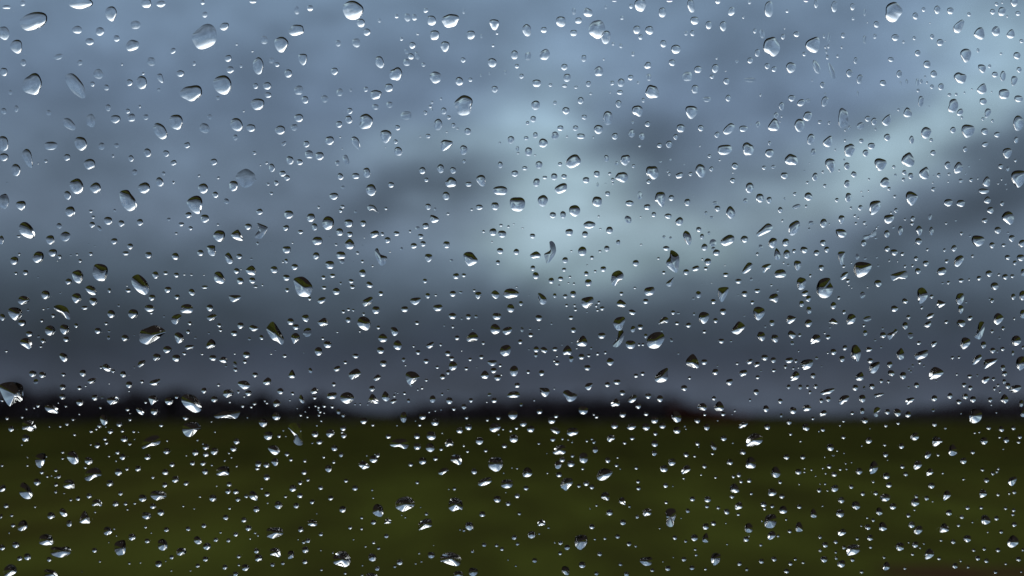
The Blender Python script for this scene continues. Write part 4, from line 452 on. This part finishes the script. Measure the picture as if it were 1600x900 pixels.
nt.links.new(r2.outputs['Color'], ml.inputs[0]); nt.links.new(ml.outputs[0], mx.inputs['Factor'])
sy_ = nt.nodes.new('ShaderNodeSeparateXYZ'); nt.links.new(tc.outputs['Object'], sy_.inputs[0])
far = nt.nodes.new('ShaderNodeMapRange'); far.interpolation_type = 'SMOOTHSTEP'       # grass colour gets darker further out
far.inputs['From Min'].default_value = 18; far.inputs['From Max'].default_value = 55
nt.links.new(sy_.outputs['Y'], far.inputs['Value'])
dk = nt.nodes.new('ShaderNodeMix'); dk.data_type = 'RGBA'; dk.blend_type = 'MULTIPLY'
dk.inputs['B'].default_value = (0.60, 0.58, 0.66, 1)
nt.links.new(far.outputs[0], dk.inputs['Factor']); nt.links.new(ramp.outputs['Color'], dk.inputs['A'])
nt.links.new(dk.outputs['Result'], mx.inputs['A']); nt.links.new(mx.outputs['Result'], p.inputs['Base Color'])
p.inputs['Roughness'].default_value = 1.0
p.inputs['Specular IOR Level'].default_value = 0.0

def hgt(x, y):
    d = math.hypot(x, y)
    k = min(1, max(0, (d - 25) / 200))
    return k * (0.35 * math.sin(x * 0.021 + 1.3) + 0.3 * math.sin(y * 0.017 + x * 0.008))
rad = [0, 2, 4, 6, 9, 13, 18, 25, 34, 46, 62, 84, 110, 145, 190, 245, 310, 400, 520, 700, 1000, 1600, 2800, 4500]
N = 96
v = [(0, 0, 0)]; f = []
for r in rad[1:]:
    for j in range(N):
        a = 2 * math.pi * j / N
        x, y = r * math.cos(a), r * math.sin(a)
        v.append((x, y, hgt(x, y) if r < 520 else -0.3))
for j in range(N):
    f.append((0, 1 + j, 1 + (j + 1) % N))
for k in range(len(rad) - 2):
    for j in range(N):
        a, b = 1 + k * N + j, 1 + k * N + (j + 1) % N
        f.append((a, a + N, b + N, b))
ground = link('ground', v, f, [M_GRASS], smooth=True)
tag(ground, 'dark green grass field running out to the treeline', kind='structure')

# a worn patch of bare earth in the grass, lower right
M_SOIL, *_ = noise_mat('bare_earth', [(0.3, (0.008, 0.0048, 0.0026, 1)), (0.7, (0.017, 0.0105, 0.006, 1))], 1.6, 8)
def patch(name, cx, cy, rx, ry, seed):
    rnd = random.Random(seed); n = 48; a1, a2 = rnd.uniform(0, 6), rnd.uniform(0, 6)
    vs = [(cx, cy, 0.006)]
    for j in range(n):
        a = 2 * math.pi * j / n
        r = 1 + 0.16 * math.sin(3 * a + a1) + 0.1 * math.sin(7 * a + a2) + rnd.uniform(-0.05, 0.05)
        vs.append((cx + rx * r * math.cos(a), cy + ry * r * math.sin(a), 0.006))
    o = link(name, vs, [(0, 1 + j, 1 + (j + 1) % n) for j in range(n)], [M_SOIL])
    return tag(o, kind='structure')
patch('soil_patch', 4.4, 13.7, 0.95, 0.6, 3)
M_DARK_STRIP, *_ = noise_mat('dark_strip_ground', [(0.3, (0.0045, 0.0036, 0.0034, 1)), (0.7, (0.010, 0.0078, 0.0068, 1))], 1.1, 9)  # dark ground below the view, added so the drop tops refract black
rnd = random.Random(31); n = 90; vs = []
for j in range(n + 1):
    x = -75 + 150 * j / n
    vs.append((x, 11.6 + 0.045 * x + rnd.uniform(-0.14, 0.14) + 0.12 * math.sin(x * 0.9), 0.010))
for j in range(n + 1):
    x = -75 + 150 * j / n
    vs.append((x, -3 + rnd.uniform(-0.2, 0.2), 0.010))
tag(link('added_dark_strip', vs, [(j, n + 1 + j, n + 2 + j, j + 1) for j in range(n)], [M_DARK_STRIP]), kind='structure')

# ------------------------------------------------------------------ woods along the skyline
M_LEAF, nt, p, ramp, tc = noise_mat('dark_foliage', [(0.3, (0.0058, 0.0052, 0.0072, 1)), (0.7, (0.013, 0.0118, 0.0150, 1))], 0.5, 5)
M_LEAF2, *_ = noise_mat('autumn_foliage', [(0.3, (0.009, 0.004, 0.004, 1)), (0.7, (0.019, 0.008, 0.006, 1))], 0.5, 5)
M_BARK, *_ = noise_mat('bark', [(0.3, (0.012, 0.010, 0.009, 1)), (0.7, (0.03, 0.024, 0.02, 1))], 3, 5)

def trunk_mesh(h, r, rnd, v, f, ox=0, oy=0, oz=0):
    def limb(p, q, r0, r1, n=6):
        b = len(v); d = (q - p).normalized()
        s = d.orthogonal().normalized(); t = d.cross(s)
        for c, rr in ((p, r0), (q, r1)):
            for j in range(n):
                a = 2 * math.pi * j / n
                v.append(tuple(c + s * rr * math.cos(a) + t * rr * math.sin(a)))
        for j in range(n):
            f.append((b + j, b + (j + 1) % n, b + n + (j + 1) % n, b + n + j))
    o = Vector((ox, oy, oz)); top = o + Vector((rnd.uniform(-.3, .3), rnd.uniform(-.3, .3), h * 0.55))
    limb(o, top, r, r * 0.6)
    for k in range(7):
        a = rnd.uniform(0, 6.28); st = o.lerp(top, rnd.uniform(0.55, 1))
        limb(st, st + Vector((math.cos(a) * h * 0.22, math.sin(a) * h * 0.22, h * rnd.uniform(0.15, 0.38))), r * 0.4, r * 0.1, 5)

def crown_mesh(h, w, n, rnd, v, f, ox=0, oy=0, oz=0, base=0.25):
    """leaf clumps scattered through several uneven lobes"""
    lobes = []
    for k in range(9):
        a = rnd.uniform(0, 6.28); rr = rnd.uniform(0, 0.32) * w
        lobes.append((ox + math.cos(a) * rr, oy + math.sin(a) * rr, oz + h * rnd.uniform(base + 0.15, 0.86), w * rnd.uniform(0.15, 0.3)))
    lobes.append((ox, oy, oz + h * 0.62, w * 0.36))
    for k in range(n):
        lx, ly, lz, lr = rnd.choice(lobes)
        d = Vector((rnd.gauss(0, 1), rnd.gauss(0, 1), rnd.gauss(0, 1))).normalized() * lr * rnd.uniform(0.5, 1.05)
        c = Vector((lx, ly, lz)) + Vector((d.x, d.y, d.z * 0.8))
        c.z = max(c.z, oz + h * base * 0.6)
        s = rnd.uniform(0.25, 0.55) * (h / 9)
        a = Vector((rnd.gauss(0, 1), rnd.gauss(0, 1), rnd.gauss(0, 1))).normalized() * s
        b2 = a.orthogonal().normalized() * s * rnd.uniform(0.6, 1)
        b = len(v)
        v += [tuple(c - a), tuple(c - b2), tuple(c + a), tuple(c + b2)]
        f.append((b, b + 1, b + 2, b + 3))

def tree(name, label, x, y, h, w, seed, group=None, mat=None):
    rnd = random.Random(seed)
    root = bpy.data.objects.new(name, None); col.objects.link(root)
    h *= 1.08; root.location = (x, y, hgt(x, y) - 0.1)
    tag(root, label, 'tree', group)
    v, f = [], []; trunk_mesh(h, h * 0.035, rnd, v, f)
    t = link('trunk', v, f, [M_BARK], smooth=True); t.parent = root
    v, f = [], []; crown_mesh(h, w, 900, rnd, v, f)
    c = link('crown', v, f, [mat or M_LEAF]); c.parent = root
    return root

def at(px, dist):
    """a spot in the field: bearing given in photo pixels from the middle, distance in metres"""
    dist *= 1.587
    return (px - 800) / FPX * dist, dist

def wood(name, label, px0, px1, dist, prof, seed, depth=26, n=46, mats=(None,)):
    """a strip of woodland; prof(px) gives its height in metres"""
    rnd = random.Random(seed); v, f, mi = [], [], []
    for k in range(n):
        px = px0 + (px1 - px0) * (k + rnd.uniform(0.1, 0.9)) / n
        dd = dist + rnd.uniform(0, depth)
        x, y = at(px, dd); h = 1.2 * prof(px) * rnd.uniform(0.88, 1.08); w = max(4.5, h * rnd.uniform(0.8, 1.15))
        crown_mesh(h, w, 300, rnd, v, f, x, y, hgt(x, y) - 0.2, base=0.02)
        trunk_mesh(h, h * 0.03, rnd, v, f, x, y, hgt(x, y) - 0.2)
    # dense undergrowth and hedge along the foot of the wood
    for k in range(n * 60):
        px = rnd.uniform(px0, px1); dd = dist - 2 + rnd.uniform(0, depth)
        x, y = at(px, dd); h = 1.15 * prof(px)
        c = Vector((x, y, hgt(x, y) + rnd.uniform(0, 0.72) * h)); s = rnd.uniform(0.4, 0.9)
        a = Vector((rnd.gauss(0, 1), rnd.gauss(0, 1), rnd.gauss(0, 1))).normalized() * s
        b2 = a.orthogonal().normalized() * s
        b = len(v); v += [tuple(c - a), tuple(c - b2), tuple(c + a), tuple(c + b2)]; f.append((b, b + 1, b + 2, b + 3))
    o = link(name, v, f, [mats[0] or M_LEAF])
    return tag(o, label, 'wood', kind='stuff')

def lerp_prof(pts):
    def g(x):
        if x <= pts[0][0]: return pts[0][1]
        for (a, b), (c, d) in zip(pts, pts[1:]):
            if x <= c: return b + (d - b) * (x - a) / (c - a)
        return pts[-1][1]
    return g
# heights in metres: one photo pixel is dist / FPX metres at that distance
wood('far_wood', 'long dark wood on the skyline left of the middle', -260, 560, 230,
     lerp_prof([(-260, 8.5), (60, 8.0), (180, 7.6), (300, 7.8), (400, 6.2), (500, 4.6), (560, 3.2)]), 11, n=60)
wood('dark_copse', 'black flat topped wood standing right of the middle', 622, 1050, 190,
     lerp_prof([(622, 2.9), (700, 4.3), (800, 5.0), (900, 5.3), (1040, 5.3)]), 12, n=44, depth=20)
wood('low_hedge', 'low reddish brown hedge trailing off the dark copse', 1050, 1170, 185,
     lerp_prof([(1050, 3.9), (1100, 3.2), (1170, 1.6)]), 13, n=16, depth=10, mats=(M_LEAF2,))
wood('distant_wood', 'dark wood rising along the skyline at the right edge', 1390, 1880, 260,
     lerp_prof([(1390, 2.6), (1450, 4.6), (1540, 6.2), (1880, 8.5)]), 14, n=44)
wood('field_hedge', 'thin low hedge closing the field below the open sky', 1170, 1390, 300,
     lerp_prof([(1170, 2.2), (1280, 1.6), (1390, 2.2)]), 15, n=22, depth=8)
wood('field_margin', 'low scrub between the two woods left of the middle', 540, 640, 300,
     lerp_prof([(540, 3.4), (600, 2.0), (640, 3.0)]), 16, n=12, depth=8)
for px, dist, h, w, lab, s in ((268, 215, 8.7, 6.5, 'tree standing above the left wood, its leftmost crown above the tree tops', 21),
                               (414, 212, 7.6, 4.6, 'narrow dark tree standing alone above the left wood', 22),
                               (492, 205, 6.8, 8.5, 'broad low dark tree at the right end of the left wood', 23),
                               (20, 225, 9.8, 8, 'tall broad dark tree in the left wood at the photo edge', 24),
                               (1068, 186, 4.9, 4.5, 'small dark round tree closing the right end of the copse', 25)):
    x, y = at(px, dist)
    tree('distant_tree', lab, x, y, h, w, s, 'single trees on the skyline')

# ------------------------------------------------------------------ sky: Nishita daylight under a broken overcast
W = bpy.data.worlds.new('World'); scene.world = W; W.use_nodes = True
nt = W.node_tree; L = nt.links
bg = nt.nodes['Background']
SUN_EL, SUN_AZ = 48, 200
def math_n(op, a, b=None, c=None):
    n = nt.nodes.new('ShaderNodeMath'); n.operation = op
    for i, q in enumerate((a, b, c)):
        if q is None: continue
        if isinstance(q, (int, float)): n.inputs[i].default_value = q
        else: L.new(q, n.inputs[i])
    return n.outputs[0]
sky = nt.nodes.new('ShaderNodeTexSky'); sky.sky_type = 'NISHITA'; sky.sun_disc = False
sky.sun_elevation = math.radians(SUN_EL); sky.sun_rotation = math.radians(SUN_AZ)
tcw = nt.nodes.new('ShaderNodeTexCoord')
def noise(scale, detail, vec, rough=0.55):
    n = nt.nodes.new('ShaderNodeTexNoise'); n.inputs['Scale'].default_value = scale
    n.inputs['Detail'].default_value = detail; n.inputs['Roughness'].default_value = rough
    L.new(vec, n.inputs['Vector']); return n
mp = nt.nodes.new('ShaderNodeMapping'); mp.inputs['Scale'].default_value = (1.6, 1.6, 3.4)
L.new(tcw.outputs['Generated'], mp.inputs['Vector'])
sx = nt.nodes.new('ShaderNodeSeparateXYZ'); L.new(tcw.outputs['Generated'], sx.inputs[0])
wn = noise(6.0, 7, mp.outputs[0], 0.6)
ws = nt.nodes.new('ShaderNodeSeparateColor'); L.new(wn.outputs['Color'], ws.inputs[0])
az = math_n('MULTIPLY', math_n('ARCTAN2', sx.outputs['X'], sx.outputs['Y']), 57.2958)
el = math_n('MULTIPLY', math_n('ARCSINE', sx.outputs['Z']), 57.2958)
azw = math_n('ADD', az, math_n('MULTIPLY', math_n('SUBTRACT', ws.outputs[0], 0.5), 6.0))
elw = math_n('ADD', el, math_n('MULTIPLY', math_n('SUBTRACT', ws.outputs[1], 0.5), 3.4))
elb = math_n('ADD', el, math_n('MULTIPLY', math_n('SUBTRACT', ws.outputs[1], 0.5), 2.0))
r = nt.nodes.new('ShaderNodeValToRGB'); els = r.color_ramp.elements
L.new(math_n('DIVIDE', elb, 90.0), r.inputs['Fac'])
BASE = [(0.0, (74, 83, 99)), (2.0, (65, 73, 90)), (4.0, (56, 65, 84)), (6.5, (67, 78, 94)), (9.5, (93, 108, 126)), (12.5, (106, 121, 141)),
        (16, (109, 126, 147)), (20, (112, 131, 156)), (27.5, (119, 141, 166)), (32, (174, 190, 208)), (37, (234, 238, 243)), (46, (251, 252, 253)), (52, (252, 253, 254)), (143, (252, 253, 254))]
els[0].position = 0; els[0].color = srgb(*BASE[0][1]); els[1].position = 1; els[1].color = srgb(*BASE[-1][1])
for e, c in BASE[1:-1]:
    q = els.new(e * 0.63 / 90); q.color = srgb(*c)
# clouds and gaps: bearing, elevation, half widths (degrees), tilt, strength
CLOUDS = [
 # the pale gap right of the middle and its arms
 (2.6, 18.0, 3.8, 4.6, 0, 0.52), (1.6, 13.2, 5.2, 3.0, 5, 0.66), (2.0, 10.8, 5.0, 1.6, 0, 0.28), (9.0, 10.0, 7.5, 2.5, -4, 0.62), (-3.6, 18.2, 5.5, 1.7, 14, 0.36),
 (6.5, 24.0, 5.5, 4.0, 0, 0.18), (14.0, 12.5, 8.0, 2.4, 12, 0.32), (0, 4.6, 45, 2.0, 0, -0.12), (-8, 12.3, 4.5, 1.0, 16, 0.14),
 # the break in the cloud at the right
 (27.0, 18.0, 4.6, 2.2, 22, 0.72), (21.5, 15.4, 5.0, 1.9, 18, 0.42), (31.5, 22.5, 3.8, 4.2, 0, 0.46), (22.8, 18.6, 2.2, 1.0, 10, -0.18), (29.5, 19.6, 1.6, 1.2, 30, -0.16), (24, 21, 7, 3, 10, 0.12),
 # dark clouds
 (-4.6, 15.2, 4.4, 1.4, 17, -0.50), (-10.0, 13.4, 4.6, 1.0, 14, -0.26), (-16, 10.8, 6, 1.5, 10, -0.14), (7.8, 17.4, 2.7, 2.6, -25, -0.46), (10.5, 14.4, 2.2, 1.6, 0, -0.12),
 (31.5, 14.6, 4.4, 2.6, 30, -0.75), (26.5, 11.2, 6.5, 2.0, 24, -0.42), (19, 6.4, 9, 1.8, 5, -0.12),
 (1.5, 6.8, 4.5, 1.3, 0, -0.26), (-6, 5.8, 7, 1.4, 0, -0.12), (-26, 6.6, 11, 3.2, 0, -0.52), (-30, 15, 5, 5, 0, -0.14), (15, 22, 6, 2.5, 5, -0.06)]
tot = None; warm = None
for a, e, wa, we, tilt, s in CLOUDS:
    a, e, wa, we = a * 0.63, e * 0.63, wa * 0.63, we * 0.63
    ct, st = math.cos(math.radians(tilt)), math.sin(math.radians(tilt))
    da, de = math_n('SUBTRACT', azw, float(a)), math_n('SUBTRACT', elw, float(e))
    u = math_n('ADD', math_n('MULTIPLY', da, ct / wa), math_n('MULTIPLY', de, st / wa))
    w_ = math_n('ADD', math_n('MULTIPLY', da, -st / we), math_n('MULTIPLY', de, ct / we))
    g = math_n('MULTIPLY', math_n('EXPONENT', math_n('MULTIPLY', math_n('ADD', math_n('MULTIPLY', u, u), math_n('MULTIPLY', w_, w_)), -1.0)), float(s))
    tot = g if tot is None else math_n('ADD', tot, g)
    if s > 0.2: warm = g if warm is None else math_n('ADD', warm, g)
fine = noise(9.0, 9, mp.outputs[0], 0.66)
tot = math_n('ADD', tot, math_n('MULTIPLY', math_n('SUBTRACT', fine.outputs['Fac'], 0.5), 1.5))
gain = math_n('EXPONENT', tot)
tint = nt.nodes.new('ShaderNodeMix'); tint.data_type = 'RGBA'
tint.inputs['A'].default_value = (1, 1, 1, 1); tint.inputs['B'].default_value = (1.12, 1.12, 0.94, 1)
L.new(math_n('MINIMUM', math_n('MULTIPLY', warm, 1.6), 1.0), tint.inputs['Factor'])
vm = nt.nodes.new('ShaderNodeVectorMath'); vm.operation = 'MULTIPLY'
L.new(r.outputs['Color'], vm.inputs[0]); L.new(tint.outputs['Result'], vm.inputs[1])
vs = nt.nodes.new('ShaderNodeVectorMath'); vs.operation = 'SCALE'
L.new(vm.outputs[0], vs.inputs[0]); zen = nt.nodes.new('ShaderNodeMapRange'); zen.interpolation_type = 'SMOOTHSTEP'   # an overcast sky is brightest overhead
zen.inputs['From Min'].default_value = 18; zen.inputs['From Max'].default_value = 25
zen.inputs['To Min'].default_value = 1.0; zen.inputs['To Max'].default_value = 2.3
L.new(el, zen.inputs['Value']); gain = math_n('MULTIPLY', gain, zen.outputs[0])
L.new(math_n('MULTIPLY', gain, 10.0 * SKY_GAIN), vs.inputs['Scale'])
mixs = nt.nodes.new('ShaderNodeMix'); mixs.data_type = 'RGBA'
mixs.inputs['Factor'].default_value = 0.97          # how much of the blue sky the overcast hides
L.new(sky.outputs['Color'], mixs.inputs['A']); L.new(vs.outputs[0], mixs.inputs['B'])
L.new(mixs.outputs['Result'], bg.inputs['Color'])
bg.inputs['Strength'].default_value = 0.1

sun = bpy.data.lights.new('sun', 'SUN'); sun.energy = 0.5; sun.angle = math.radians(25); sun.color = (1, 0.97, 0.93)
so = bpy.data.objects.new('sun', sun); col.objects.link(so)
sd = Vector((math.sin(math.radians(SUN_AZ)) * math.cos(math.radians(SUN_EL)), math.cos(math.radians(SUN_AZ)) * math.cos(math.radians(SUN_EL)), math.sin(math.radians(SUN_EL))))
so.rotation_euler = sd.to_track_quat('Z', 'Y').to_euler()
so.location = (0, -5, 20)

# ------------------------------------------------------------------ render
vs_ = scene.view_settings
scene.display_settings.display_device = 'sRGB'
vs_.view_transform = 'Standard'; vs_.look = 'None'; vs_.exposure = 0; vs_.gamma = 1; vs_.use_curve_mapping = False
cy = scene.cycles
cy.max_bounces = 12; cy.transmission_bounces = 10; cy.glossy_bounces = 4; cy.diffuse_bounces = 1
cy.caustics_refractive = False; cy.caustics_reflective = False
cy.use_denoising = True
cy.sample_clamp_indirect = 4
